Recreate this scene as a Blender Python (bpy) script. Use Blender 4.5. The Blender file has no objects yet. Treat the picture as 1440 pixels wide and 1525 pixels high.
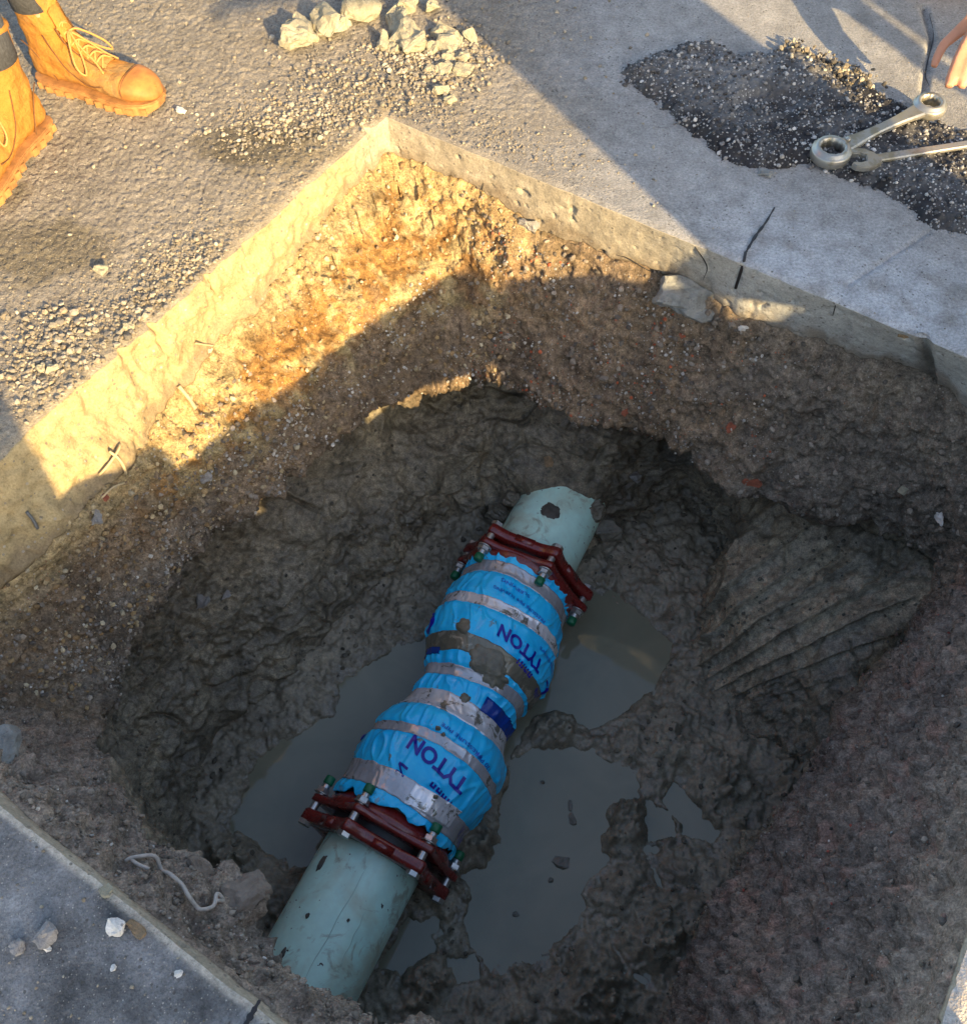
import bpy, bmesh, math, random
import numpy as np
from mathutils import Vector, Matrix, Euler

random.seed(7); rng = np.random.default_rng(11)
scene = bpy.context.scene
COL = scene.collection
PI = math.pi

# ------------------------------------------------------------------ camera, sky, sun, exposure
CAM_H = 1.30; PITCH = 57.7; FPX = 1400.0; CXP, CYP = 720.0, 762.5
cam_data = bpy.data.cameras.new('camera'); cam = bpy.data.objects.new('camera', cam_data); COL.objects.link(cam)
cam.location = (0, 0, CAM_H); cam.rotation_euler = (math.radians(90 - PITCH), 0, 0)
cam_data.sensor_fit = 'HORIZONTAL'; cam_data.sensor_width = 36.0; cam_data.lens = 36.0 * FPX / 1440.0
cam_data.clip_start = 0.02; cam_data.clip_end = 2000.0
scene.camera = cam

SUN_AZ = (0.53, -0.848); SUN_EL = 21.0
world = bpy.data.worlds.new('World'); scene.world = world; world.use_nodes = True
wn = world.node_tree.nodes; wl = world.node_tree.links; wn.clear()
sky = wn.new('ShaderNodeTexSky'); sky.sky_type = 'NISHITA'; sky.sun_disc = False
sky.sun_elevation = math.radians(SUN_EL); sky.sun_rotation = math.atan2(SUN_AZ[0], SUN_AZ[1])
sky.altitude = 50; sky.air_density = 1.0; sky.dust_density = 2.2; sky.ozone_density = 0.8
bgn = wn.new('ShaderNodeBackground'); bgn.inputs[1].default_value = 0.15
wo = wn.new('ShaderNodeOutputWorld'); wl.new(sky.outputs[0], bgn.inputs[0]); wl.new(bgn.outputs[0], wo.inputs[0])

sl = bpy.data.lights.new('sun', 'SUN'); sl.energy = 5.0; sl.angle = math.radians(0.5); sl.color = (1.0, 0.72, 0.36)
sun = bpy.data.objects.new('sun', sl); COL.objects.link(sun)
_c = math.cos(math.radians(SUN_EL)); _s = math.sin(math.radians(SUN_EL))
SUN_DIR = Vector((-SUN_AZ[0] * _c, -SUN_AZ[1] * _c, -_s)).normalized()
sun.rotation_euler = SUN_DIR.to_track_quat('-Z', 'Y').to_euler(); sun.location = (3, -5, 3)
scene.view_settings.view_transform = 'Standard'; scene.view_settings.look = 'None'
scene.view_settings.gamma = 1.0; scene.view_settings.exposure = 1.5
try: scene.view_settings.use_curve_mapping = False
except Exception: pass

# ------------------------------------------------------------------ helpers
_sp, _cp = math.sin(math.radians(PITCH)), math.cos(math.radians(PITCH))
def P(px, py, z=0.0):
    """the place at height z that the photograph shows at px, py"""
    x = px - CXP; y = CYP - py
    down = _sp * FPX - _cp * y; fwd = _cp * FPX + _sp * y
    k = (CAM_H - z) / down
    return Vector((x * k, fwd * k, z))
A0 = np.array([-0.217, 1.870]); UU = np.array([0.8405, -0.5418]); VV = np.array([-0.5418, -0.8405])
LU, LV = 1.62, 1.52                                   # the rectangular opening cut in the pavement
def W(u, v, z=0.0):
    q = A0 + UU * u + VV * v
    return Vector((q[0], q[1], z))
def to_uv(p):
    d = np.array([p[0], p[1]]) - A0
    return float(d @ UU), float(d @ VV)

_perm = rng.permutation(256); _perm = np.concatenate([_perm, _perm])
_g = rng.normal(size=(256, 3)); _g /= np.linalg.norm(_g, axis=1)[:, None]
def noise3(p):
    p = np.asarray(p, dtype=np.float64)
    i = np.floor(p).astype(np.int64); f = p - i; i &= 255
    w = f * f * f * (f * (f * 6 - 15) + 10)
    out = np.zeros(len(p))
    for dx in (0, 1):
        for dy in (0, 1):
            for dz in (0, 1):
                h = _perm[_perm[_perm[(i[:, 0] + dx) & 255] + ((i[:, 1] + dy) & 255)] + ((i[:, 2] + dz) & 255)]
                g = _g[h]
                d = g[:, 0] * (f[:, 0] - dx) + g[:, 1] * (f[:, 1] - dy) + g[:, 2] * (f[:, 2] - dz)
                wt = (w[:, 0] if dx else 1 - w[:, 0]) * (w[:, 1] if dy else 1 - w[:, 1]) * (w[:, 2] if dz else 1 - w[:, 2])
                out += d * wt
    return out * 1.6
def fbm(p, scale, octs=3, gain=0.5, seed=0.0):
    p = np.asarray(p) * scale + seed; a = 1.0; o = 0.0
    for k in range(octs):
        o = o + a * noise3(p + 17.3 * k); p = p * 2.03; a *= gain
    return o
def sstep(a, b, x):
    t = np.clip((x - a) / (b - a), 0, 1); return t * t * (3 - 2 * t)
def seg_dist(px, py, x0, y0, x1, y1):
    dx, dy = x1 - x0, y1 - y0
    t = np.clip(((px - x0) * dx + (py - y0) * dy) / (dx * dx + dy * dy + 1e-12), 0, 1)
    return np.hypot(px - x0 - t * dx, py - y0 - t * dy)
def poly_sd(px, py, poly):
    """signed distance to a polygon, negative inside"""
    d = np.full(px.shape, 1e9); ins = np.zeros(px.shape, bool); n = len(poly)
    for i in range(n):
        x0, y0 = poly[i]; x1, y1 = poly[(i + 1) % n]
        d = np.minimum(d, seg_dist(px, py, x0, y0, x1, y1))
        if y0 != y1:
            c = ((y0 > py) != (y1 > py)) & (px < (x1 - x0) * (py - y0) / (y1 - y0) + x0)
            ins ^= c
    return np.where(ins, -d, d)

def meta(o, label=None, cat=None, group=None, kind=None):
    if label: o['label'] = label
    if cat: o['category'] = cat
    if group: o['group'] = group
    if kind: o['kind'] = kind
    elif cat: o['kind'] = 'thing'
    return o
def link(name, me, mat=None, parent=None, loc=None):
    o = bpy.data.objects.new(name, me); COL.objects.link(o)
    if mat is not None and hasattr(me, 'materials') and not me.materials: me.materials.append(mat)
    if parent is not None: o.parent = parent
    if loc is not None: o.location = loc
    return o
def empty(name, loc=(0, 0, 0), rz=0.0):
    o = bpy.data.objects.new(name, None); COL.objects.link(o); o.location = loc; o.rotation_euler = (0, 0, rz)
    o.empty_display_size = 0.05
    return o
def mesh_np(name, verts, faces, colors=None, smooth=True):
    verts = np.asarray(verts, dtype=np.float32); faces = np.asarray(faces, dtype=np.int32)
    k = faces.shape[1]; me = bpy.data.meshes.new(name)
    me.vertices.add(len(verts)); me.vertices.foreach_set('co', verts.ravel())
    me.loops.add(faces.size); me.loops.foreach_set('vertex_index', faces.ravel())
    me.polygons.add(len(faces))
    me.polygons.foreach_set('loop_start', np.arange(0, faces.size, k, dtype=np.int32))
    me.polygons.foreach_set('loop_total', np.full(len(faces), k, dtype=np.int32))
    me.polygons.foreach_set('use_smooth', np.full(len(faces), smooth))
    me.update(calc_edges=True)
    if colors is not None:
        ca = me.color_attributes.new('tint', 'FLOAT_COLOR', 'POINT')
        c4 = np.ones((len(verts), 4), dtype=np.float32); c4[:, :3] = colors
        ca.data.foreach_set('color', c4.ravel())
    return me
def grid_faces(nr, nc, wrap=False):
    r = np.arange(nr - 1)[:, None]; c = np.arange(nc if wrap else nc - 1)[None, :]
    c2 = (c + 1) % nc
    return np.stack([r * nc + c, r * nc + c2, (r + 1) * nc + c2, (r + 1) * nc + c], -1).reshape(-1, 4)
def grid_normals(V, wrap=False):
    """V rows x cols x 3"""
    dr = np.gradient(V, axis=0)
    if wrap:
        dc = np.roll(V, -1, 1) - np.roll(V, 1, 1)
    else: dc = np.gradient(V, axis=1)
    n = np.cross(dc, dr); n /= (np.linalg.norm(n, axis=2)[..., None] + 1e-9)
    return n
def bm_mesh(name, bm, smooth=True):
    me = bpy.data.meshes.new(name); bm.normal_update(); bm.to_mesh(me); bm.free()
    if smooth:
        for p in me.polygons: p.use_smooth = True
    return me
def tube(points, r, n=8, caps=True):
    """tapered tube along points; r a number or a list"""
    pts = [Vector(p) for p in points]; m = len(pts)
    rr = [r] * m if not hasattr(r, '__len__') else list(r)
    V = []; F = []; prev = None
    for i, p in enumerate(pts):
        t = (pts[min(i + 1, m - 1)] - pts[max(i - 1, 0)]).normalized()
        if prev is None:
            a = t.orthogonal().normalized()
        else:
            a = (prev - t * prev.dot(t)).normalized()
        prev = a; b = t.cross(a)
        for k in range(n):
            th = 2 * PI * k / n
            V.append(p + (a * math.cos(th) + b * math.sin(th)) * rr[i])
    for i in range(m - 1):
        for k in range(n):
            F.append((i * n + k, i * n + (k + 1) % n, (i + 1) * n + (k + 1) % n, (i + 1) * n + k))
    if caps:
        F.append(tuple(range(n))[::-1]); F.append(tuple((m - 1) * n + k for k in range(n)))
    return V, F
def join_vf(parts):
    V = []; F = []
    for v, f in parts:
        b = len(V); V += [Vector(x) for x in v]; F += [tuple(i + b for i in q) for q in f]
    return V, F
def vf_mesh(name, V, F, smooth=True):
    me = bpy.data.meshes.new(name); me.from_pydata([tuple(v) for v in V], [], F)
    if smooth:
        for p in me.polygons: p.use_smooth = True
    me.update(); return me
def spline(pts, n=6):
    """Catmull-Rom through points"""
    p = [Vector(q) for q in pts]; p = [p[0] * 2 - p[1]] + p + [p[-1] * 2 - p[-2]]; out = []
    for i in range(1, len(p) - 2):
        for k in range(n):
            t = k / n
            out.append(0.5 * ((2 * p[i]) + (p[i + 1] - p[i - 1]) * t + (2 * p[i - 1] - 5 * p[i] + 4 * p[i + 1] - p[i + 2]) * t * t
                              + (3 * p[i] - p[i - 1] - 3 * p[i + 1] + p[i + 2]) * t ** 3))
    out.append(p[-2]); return out

# ------------------------------------------------------------------ materials
def rgb(c): return (c[0], c[1], c[2], 1.0)
class NT:
    def __init__(s, name):
        s.m = bpy.data.materials.new(name); s.m.use_nodes = True; s.t = s.m.node_tree; s.t.nodes.clear()
        s.out = s.n('ShaderNodeOutputMaterial'); s.b = s.n('ShaderNodeBsdfPrincipled'); s.l(s.b.outputs[0], s.out.inputs[0])
        s.tc = s.n('ShaderNodeTexCoord').outputs['Object']
    def n(s, k): return s.t.nodes.new(k)
    def l(s, a, b): s.t.links.new(a, b)
    def noise(s, scale, detail=4, rough=0.6, dist=0.0, vec=None, four=False):
        q = s.n('ShaderNodeTexNoise'); q.inputs['Scale'].default_value = scale; q.inputs['Detail'].default_value = detail
        q.inputs['Roughness'].default_value = rough; q.inputs['Distortion'].default_value = dist
        s.l(vec or s.tc, q.inputs['Vector']); return q.outputs['Color'] if four else q.outputs['Fac']
    def voro(s, scale, feat='F1', vec=None, out='Distance', rand=1.0):
        q = s.n('ShaderNodeTexVoronoi'); q.feature = feat; q.inputs['Scale'].default_value = scale
        q.inputs['Randomness'].default_value = rand
        s.l(vec or s.tc, q.inputs['Vector']); return q.outputs[out]
    def ramp(s, fac, stops, interp='LINEAR'):
        q = s.n('ShaderNodeValToRGB'); q.color_ramp.interpolation = interp; e = q.color_ramp.elements
        while len(e) < len(stops): e.new(0.5)
        for i, (pos, c) in enumerate(stops):
            e[i].position = pos; e[i].color = rgb(c) if hasattr(c, '__len__') else (c, c, c, 1)
        s.l(fac, q.inputs[0]); return q.outputs[0]
    def mix(s, fac, a, b, mode='MIX'):
        q = s.n('ShaderNodeMix'); q.data_type = 'RGBA'; q.blend_type = mode
        for x, i in ((fac, 0), (a, 6), (b, 7)):
            if hasattr(x, 'is_linked') or hasattr(x, 'links'): s.l(x, q.inputs[i])
            elif hasattr(x, '__len__'): q.inputs[i].default_value = rgb(x)
            else: q.inputs[i].default_value = x
        return q.outputs[2]
    def math(s, op, a, b=0.0):
        q = s.n('ShaderNodeMath'); q.operation = op
        for x, i in ((a, 0), (b, 1)):
            if hasattr(x, 'links'): s.l(x, q.inputs[i])
            else: q.inputs[i].default_value = x
        return q.outputs[0]
    def attr(s, name='tint'):
        q = s.n('ShaderNodeAttribute'); q.attribute_name = name; return q.outputs['Color']
    def bump(s, h, dist=0.002, strength=1.0, prev=None):
        q = s.n('ShaderNodeBump'); q.inputs['Distance'].default_value = dist; q.inputs['Strength'].default_value = strength
        s.l(h, q.inputs['Height'])
        if prev is not None: s.l(prev, q.inputs['Normal'])
        return q.outputs[0]
    def fin(s, col, rough=0.8, nrm=None, metal=0.0, spec=None, coat=None):
        for x, key in ((col, 'Base Color'), (rough, 'Roughness'), (metal, 'Metallic')):
            if hasattr(x, 'links'): s.l(x, s.b.inputs[key])
            elif hasattr(x, '__len__'): s.b.inputs[key].default_value = rgb(x)
            else: s.b.inputs[key].default_value = x
        if nrm is not None: s.l(nrm, s.b.inputs['Normal'])
        if spec is not None: s.b.inputs['Specular IOR Level'].default_value = spec
        if coat is not None: s.b.inputs['Coat Weight'].default_value = coat; s.b.inputs['Coat Roughness'].default_value = 0.1
        return s.m

def simple(name, col, rough=0.6, metal=0.0, bscale=None, bdist=0.0005, vary=0.15, spec=None):
    t = NT(name); n = t.noise(bscale or 40, 5, 0.65)
    c = t.mix(1.0, col, t.ramp(n, [(0.3, 1 - vary), (0.7, 1 + vary * 0.6)]), 'MULTIPLY')
    return t.fin(c, rough, t.bump(n, bdist), metal, spec)

def mat_soil(name, wet):
    t = NT(name); tint = t.attr()
    n1 = t.noise(9, 6, 0.65, 0.3); n2 = t.noise(60, 6, 0.7, 0.2); n3 = t.noise(260, 4, 0.7)
    c = t.mix(1.0, tint, t.ramp(n1, [(0.28, (0.50, 0.50, 0.51)), (0.5, (1, 1, 1)), (0.72, (1.42, 1.37, 1.28))]), 'MULTIPLY')
    c = t.mix(1.0, c, t.ramp(n2, [(0.28, 0.32), (0.5, 0.95), (0.72, 1.6)]), 'MULTIPLY')
    c = t.mix(1.0, c, t.ramp(n3, [(0.3, 0.55), (0.5, 1.0), (0.7, 1.5)]), 'MULTIPLY')
    if not wet:                                              # small pale and orange grit in the fill
        gm = t.noise(7, 3, 0.6)
        v = t.voro(210); vc = t.voro(210, out='Color')
        sepd = t.n('ShaderNodeSeparateColor'); t.l(vc, sepd.inputs[0])
        on = t.math('MULTIPLY', t.math('LESS_THAN', v, 0.33), t.math('GREATER_THAN', sepd.outputs[0], 0.87))
        on = t.math('MULTIPLY', on, t.ramp(gm, [(0.42, 0.15), (0.62, 1.0)]))
        gc = t.ramp(sepd.outputs[1], [(0.0, (0.5, 0.47, 0.42)), (0.55, (0.33, 0.31, 0.27)), (0.85, (0.42, 0.16, 0.07)), (1.0, (0.05, 0.05, 0.055))])
        c = t.mix(on, c, gc)
        h = t.math('ADD', t.math('MULTIPLY', n2, 1.0), t.math('MULTIPLY', n3, 0.5))
        h = t.math('ADD', h, t.math('MULTIPLY', on, 0.25))
        nr = t.bump(h, 0.007, 1.0)
        return t.fin(c, 0.93, nr, 0, 0.2)
    h = t.math('ADD', t.math('MULTIPLY', t.noise(30, 6, 0.6, 0.5), 0.8), t.math('MULTIPLY', n3, 0.22))
    nr = t.bump(h, 0.005, 1.0)
    return t.fin(c, t.ramp(n1, [(0.35, 0.30), (0.68, 0.8)]), nr, 0, 0.42)

# ------------------------------------------------------------------ pavement round the excavation
PER = 2 * (LU + LV)
def rim_uv(s):
    s = np.mod(s, PER)
    u = np.where(s < LU, s, np.where(s < LU + LV, LU, np.where(s < 2 * LU + LV, 2 * LU + LV - s, 0.0)))
    v = np.where(s < LU, 0.0, np.where(s < LU + LV, s - LU, np.where(s < 2 * LU + LV, LV, PER - s)))
    return u, v
def rim_shift(u, v):
    """ragged broken edge: metres outward"""
    q = np.stack([u, v, np.zeros_like(u)], -1)
    e1 = sstep(0.05, -0.01, u)                      # the left edge is the most broken
    amp = 0.0022 + 0.0060 * e1 * sstep(0.03, 0.25, v)
    sh = amp * fbm(q, 9, 4, 0.6, 3.1)
    chip = np.maximum(0, fbm(q, 26, 2, 0.5, 9.0) - 0.45) * 0.03 * (0.5 + e1)
    notch = 0.007 * np.exp(-((u - 1.235) / 0.010) ** 2) * (v < 0.1)   # the break in the right-hand slab
    return sh + chip + notch
def outward(u, v):
    o = np.zeros((len(u), 2))
    e = 1e-4
    o[:, 0] -= (u <= e); o[:, 0] += (u >= LU - e)
    o[:, 1] -= (v <= e); o[:, 1] += (v >= LV - e)
    return o

def uv2xyz(u, v, z):
    x = A0[0] + UU[0] * u + VV[0] * v; y = A0[1] + UU[1] * u + VV[1] * v
    return np.stack([x, y, z], -1)
def pxpoly(pts, z=0.0):
    return [tuple(P(a, b, z)[:2]) for a, b in pts]

def build_road():
    st = 0.0045
    fu0 = np.linspace(-1.17, 0, 261)[:-1]; fu1 = np.linspace(0, LU, 361); fu2 = np.linspace(LU, 1.75, 27)[1:]
    us = np.concatenate([[-320, -120, -50, -20, -8, -4, -2.2, -1.5], fu0, fu1, fu2, [2.2, 3, 5, 10, 25, 60, 140, 320]])
    fv0 = np.linspace(-1.25, 0, 279)[:-1]; fv1 = np.linspace(0, LV, 339); fv2 = np.linspace(LV, 1.95, 80)[1:]
    vs = np.concatenate([[-320, -120, -50, -20, -8, -4, -2.4, -1.6], fv0, fv1, fv2, [2.3, 3, 5, 10, 25, 60, 140, 320]])
    nu, nv = len(us), len(vs)
    U, V = np.meshgrid(us, vs, indexing='ij'); u = U.ravel().copy(); v = V.ravel().copy()
    cu = np.clip(u, 0, LU); cv = np.clip(v, 0, LV)
    dist = np.hypot(u - cu, v - cv)
    near = dist < 0.05
    e = 1e-4
    idx = np.where(near)[0]
    sh = rim_shift(cu[idx], cv[idx]); o = outward(cu[idx], cv[idx])
    # only push straight off the edge the point belongs to
    fall = (1 - dist[idx] / 0.05)
    u[idx] += o[:, 0] * sh * fall; v[idx] += o[:, 1] * sh * fall
    P3 = uv2xyz(u, v, np.zeros_like(u))
    fine = (np.abs(u) < 2.2) & (np.abs(v) < 2.2)
    z = np.zeros_like(u)
    f = np.where(fine)[0]; q = P3[f]
    left = sstep(0.35, -0.15, q[:, 0] - 0.25 * (q[:, 1] - 1.7)) * sstep(0.9, 1.2, q[:, 1] + 0.0 * q[:, 0] + 0.4)
    coarse = fbm(q, 2.2, 3, 0.5, 1.0) * 0.0035
    grit = fbm(q, 62, 3, 0.7, 5.0) * (0.0004 + 0.0010 * left) + rng.normal(size=len(f)) * (0.00025 + 0.00085 * left) + np.maximum(0, noise3(q * 120 + 8) - .15) * .0045 * left
    pits = -np.maximum(0, noise3(q * 95 + 4) - 0.2) * 0.0050 * left
    zz = coarse * 0.6 + grit + pits
    fade = sstep(0.0, 0.018, dist[f])
    z[f] = zz * fade
    # joint running off the corner, and the crack across the right-hand slab
    def groove(pts, wd, dp):
        pp = pxpoly(pts)
        d = np.full(len(f), 9.0)
        for a, b in zip(pp[:-1], pp[1:]): d = np.minimum(d, seg_dist(q[:, 0], q[:, 1], a[0], a[1], b[0], b[1]))
        z[f] -= dp * np.exp(-(d / wd) ** 2)
        return d
    groove([(577, 168), (600, 140), (628, 112)], 0.0035, 0.004)
    groove([(1262, 424), (1300, 400), (1350, 368), (1384, 345)], 0.004, 0.004)
    d3 = groove([(1376, 10), (1388, 55), (1380, 100), (1376, 135)], 0.008, 0.012)
    rim = sstep(0.016, 0.0, dist[f]); z[f] -= rim ** 2 * 0.004     # worn arris
    P3[:, 2] = z
    # colours of the paving itself: tan asphalt to the left, pale dusty concrete to the right
    col = np.zeros((len(u), 3)) + np.array([0.255, 0.225, 0.18])
    x, y = q[:, 0], q[:, 1]
    nz = fbm(q, 3.0, 3, 0.6, 2.0); nz2 = fbm(q, 14, 3, 0.6, 8.0)
    right = sstep(-0.02, 0.30, x + 0.55 * (y - 1.95) * 0 + 0.08 * nz)
    base = np.array([0.225, 0.20, 0.158]) * (1 + 0.10 * nz + 0.08 * nz2)[:, None]
    conc = np.array([0.265, 0.26, 0.245]) * (1 + 0.12 * nz + 0.09 * nz2)[:, None]
    c = base * (1 - right[:, None]) + conc * right[:, None]
    # white grinding dust between the patch and the edge
    du = sstep(0.32, 0.02, dist[f] + 0.05 * nz) * sstep(0.35, 0.6, x) * sstep(-0.6, 0.5, nz2 + 0.3)
    c = c * (1 - 0.6 * du[:, None]) + np.array([0.42, 0.44, 0.455]) * 0.6 * du[:, None]
    # near corner slabs
    nr = (y < 0.75) & (x < 0.3)
    cn = np.array([0.165, 0.165, 0.162]) * (1 + 0.42 * fbm(q, 9, 5, 0.7, 6) + 0.28 * nz2)[:, None]
    dn = sstep(0.5, 0.0, fbm(q, 5, 2, 0.5, 12)) * 0.0
    c = np.where(nr[:, None], cn, c)
    edge = sstep(0.013, 0.004, dist[f]) * (y < 0.75)
    c = c * (1 - edge[:, None]) + np.array([0.46, 0.41, 0.33]) * edge[:, None]
    nr2 = (y < 0.6) & (x > 0.3)
    c = np.where(nr2[:, None], np.array([0.52, 0.47, 0.42]) * (1 + 0.1 * nz2)[:, None], c)
    def stain(px, py, rx, ry, k, dark):
        nonlocal c
        pc = P(px, py); rr = np.hypot((x - pc.x) / rx, (y - pc.y) / ry) + 0.28 * nz2 + 0.2 * nz
        m = sstep(1.15, 0.55, rr)[:, None] * k
        c = c * (1 - m) + np.array(dark) * m
    stain(405, 215, 0.17, 0.10, 0.75, (0.075, 0.062, 0.036))
    stain(60, 375, 0.17, 0.10, 0.62, (0.10, 0.082, 0.045))
    stain(15, 290, 0.05, 0.06, 0.5, (0.10, 0.082, 0.045))
    # loose fines along the left edge
    m = (sstep(0.16, 0.02, dist[f] + 0.04 * nz) * (x < -0.2) * sstep(0.75, 0.9, y))[:, None] * 0.45
    c = c * (1 - m) + np.array([0.34, 0.28, 0.18]) * m
    col[f] = np.clip(c, 0.01, 1)
    faces = grid_faces(nu, nv)
    ic = np.arange(nu * nv).reshape(nu, nv)
    cuv = np.stack([us[:-1, None] * 0.5 + us[1:, None] * 0.5 + 0 * vs[None, :-1], 0 * us[:-1, None] + (vs[None, :-1] + vs[None, 1:]) * 0.5], -1).reshape(-1, 2)
    hole = (cuv[:, 0] > 0) & (cuv[:, 0] < LU) & (cuv[:, 1] > 0) & (cuv[:, 1] < LV)
    faces = faces[~hole]
    me = mesh_np('pavement', P3, faces, col)
    t = NT('paving'); tint = t.attr()
    n1 = t.noise(22, 6, 0.7); n2 = t.noise(170, 5, 0.75); n3 = t.voro(340)
    c = t.mix(1.0, tint, t.ramp(n1, [(0.3, 0.74), (0.5, 1.0), (0.7, 1.22)]), 'MULTIPLY')
    c = t.mix(1.0, c, t.ramp(n2, [(0.3, 0.60), (0.5, 1.0), (0.72, 1.42)]), 'MULTIPLY')
    vc = t.n('ShaderNodeSeparateColor'); t.l(t.voro(300, out='Color'), vc.inputs[0])
    sp = t.math('MULTIPLY', t.math('LESS_THAN', t.voro(300), 0.3), t.math('GREATER_THAN', vc.outputs[0], 0.72))
    c = t.mix(t.math('MULTIPLY', sp, 0.6), c, t.ramp(vc.outputs[1], [(0, (0.10, 0.095, 0.09)), (0.5, (0.3, 0.27, 0.22)), (1, (0.55, 0.52, 0.45))]))
    # open pores
    po = t.math('MULTIPLY', t.math('LESS_THAN', t.voro(75), 0.16), t.math('GREATER_THAN', t.noise(12, 2), 0.52))
    c = t.mix(t.math('MULTIPLY', po, 0.7), c, (0.07, 0.065, 0.055))
    h = t.math('ADD', t.math('MULTIPLY', n2, 0.8), t.math('MULTIPLY', n3, 0.5))
    h = t.math('SUBTRACT', h, t.math('MULTIPLY', po, 0.6))
    m = t.fin(c, 0.9, t.bump(h, 0.0022, 1.0), 0, 0.25)
    o = link('pavement', me, m); meta(o, kind='structure')
    return o
build_road()

# --- slab thickness and the four broken faces of the opening
def ctr_s(uvp):
    """station along the rim met by the ray from the middle of the opening through uvp"""
    cu, cv = 0.85, 0.77
    du, dv = uvp[0] - cu, uvp[1] - cv
    k = min([((LU - cu) / du) if du > 1e-9 else 1e9, (-cu / du) if du < -1e-9 else 1e9,
             ((LV - cv) / dv) if dv > 1e-9 else 1e9, (-cv / dv) if dv < -1e-9 else 1e9])
    u, v = cu + du * k, cv + dv * k
    if abs(v) < 1e-6: return u
    if abs(u - LU) < 1e-6: return LU + v
    if abs(v - LV) < 1e-6: return LU + LV + (LU - u)
    return PER - v
def ring(items):
    """closed control line -> function of the rim station; items are (px, py, z) or ('w', u, v, z)"""
    rows = []
    for it in items:
        p = W(it[1], it[2], it[3]) if it[0] == 'w' else P(*it)
        u, v = to_uv(p); rows.append((ctr_s((u, v)), u, v, p.z))
    rows.sort(key=lambda r: r[0]); a = np.array(rows)
    s = a[:, 0]; S = np.concatenate([s - PER, s, s + PER]); Q = np.concatenate([a[:, 1:]] * 3)
    def f(x):
        return np.stack([np.interp(x, S, Q[:, k]) for k in range(3)], -1)
    return f
def smooth_ring(arr, k):
    if k <= 0: return arr
    w = np.hanning(2 * k + 3)[1:-1]; w /= w.sum(); n = len(arr)
    pad = np.concatenate([arr[-k:], arr, arr[:k]])
    return np.stack([np.convolve(pad[:, i], w, 'valid') for i in range(arr.shape[1])], -1)

R1 = ring([(577, 224, -.085), (640, 246, -.085), (700, 272, -.09), (760, 312, -.115), (800, 340, -.135), (860, 362, -.14), (930, 388, -.14),
           (1000, 408, -.145), (1060, 440, -.15), (1100, 470, -.16), (1160, 490, -.16), (1235, 512, -.165), (1300, 535, -.165), (1370, 545, -.16),
           (1440, 608, -.18), ('w', 1.605, .01, -.18), ('w', 1.612, .35, -.10), ('w', 1.616, .6, -.02), ('w', 1.616, .8, -.012), ('w', 1.616, 1.2, -.012), ('w', 1.61, 1.51, -.02),
           ('w', 1.1, 1.512, -.03), ('w', .8, 1.512, -.028), ('w', .5, 1.512, -.03), ('w', .25, 1.50, -.08), ('w', .02, 1.5, -.15),
           (0, 875, -.2), (60, 832, -.2), (110, 785, -.185), (150, 738, -.175), (200, 690, -.175), (240, 610, -.17), (290, 560, -.165), (330, 500, -.15), (390, 455, -.14),
           (430, 400, -.13), (470, 350, -.115), (510, 300, -.10), (545, 255, -.09)])
LIP = [(740, 560, -.50), (800, 600, -.5), (870, 627, -.48), (960, 640, -.47), (1040, 690, -.5), (1090, 742, -.52), (1200, 762, -.53),
       (1300, 785, -.55), (1400, 830, -.57), (1405, 900, -.62), (1300, 1010, -.7), (1230, 1110, -.75), (1130, 1260, -.8), (1040, 1400, -.85),
       (1000, 1500, -.87), ('w', 1.40, 1.30, -.80), ('w', 1.30, 1.40, -.40), ('w', 1.22, 1.41, -.18), (680, 1555, -.15), (570, 1530, -.15), (500, 1492, -.15), (440, 1452, -.15), (392, 1408, -.15), (382, 1340, -.15),
       (362, 1298, -.15), (300, 1290, -.15), (240, 1250, -.16), (180, 1190, -.2), (130, 1140, -.3), (150, 1090, -.45), (190, 990, -.5),
       (235, 900, -.5), (270, 840, -.5), (330, 790, -.5), (420, 727, -.47), (500, 662, -.45), (560, 622, -.46), (640, 575, -.49)]
R3 = ring(LIP)
R2 = ring([(650, 400, -.25), (740, 440, -.28), (810, 460, -.28), (940, 520, -.30), (1070, 580, -.32), (1230, 640, -.35), (1400, 720, -.38), ('w', 1.56, .08, -.4), ('w', 1.56, .35, -.38),
           ('w', 1.55, .8, -.38), ('w', 1.53, 1.1, -.40), ('w', 1.52, 1.40, -.40), ('w', 1.22, 1.46, -.12), ('w', 1.0, 1.47, -.085), ('w', .75, 1.47, -.075), ('w', .55, 1.48, -.08), ('w', .35, 1.47, -.12),
           ('w', .10, 1.45, -.28), (90, 955, -.35), (150, 870, -.34), (220, 790, -.32), (330, 680, -.3), (430, 590, -.28), (540, 480, -.26), (600, 430, -.25)])
def under(it):
    if it[0] == 'w': return ('w', it[1], it[2], it[3] - .06)
    x, y, z = it
    if y > 1140 or (x > 1300): return (x, y + 6, z - .05)
    return (x, y - 10, z - .13)
R4 = ring([under(i) for i in LIP])
R5 = ring([(720, 690, -.76), (735, 715, -.78), (790, 738, -.80), (860, 742, -.81), (900, 770, -.86), (950, 750, -.80), (1040, 790, -.82), (1062, 850, -.80), (1130, 925, -.80), (1240, 965, -.78), (1288, 1045, -.80), (1215, 1120, -.88),
           (1115, 1268, -.92), (1028, 1408, -.95), (988, 1510, -.95), ('w', 1.36, 1.33, -.93), ('w', 1.2, 1.42, -.6), ('w', .95, 1.60, -.62), ('w', .62, 1.60, -.62), ('w', .42, 1.45, -.6), (215, 1200, -.75), (200, 1120, -.78),
           (265, 1045, -.78), (330, 970, -.78), (390, 920, -.78), (480, 840, -.78), (560, 765, -.76), (630, 700, -.76)])
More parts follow.
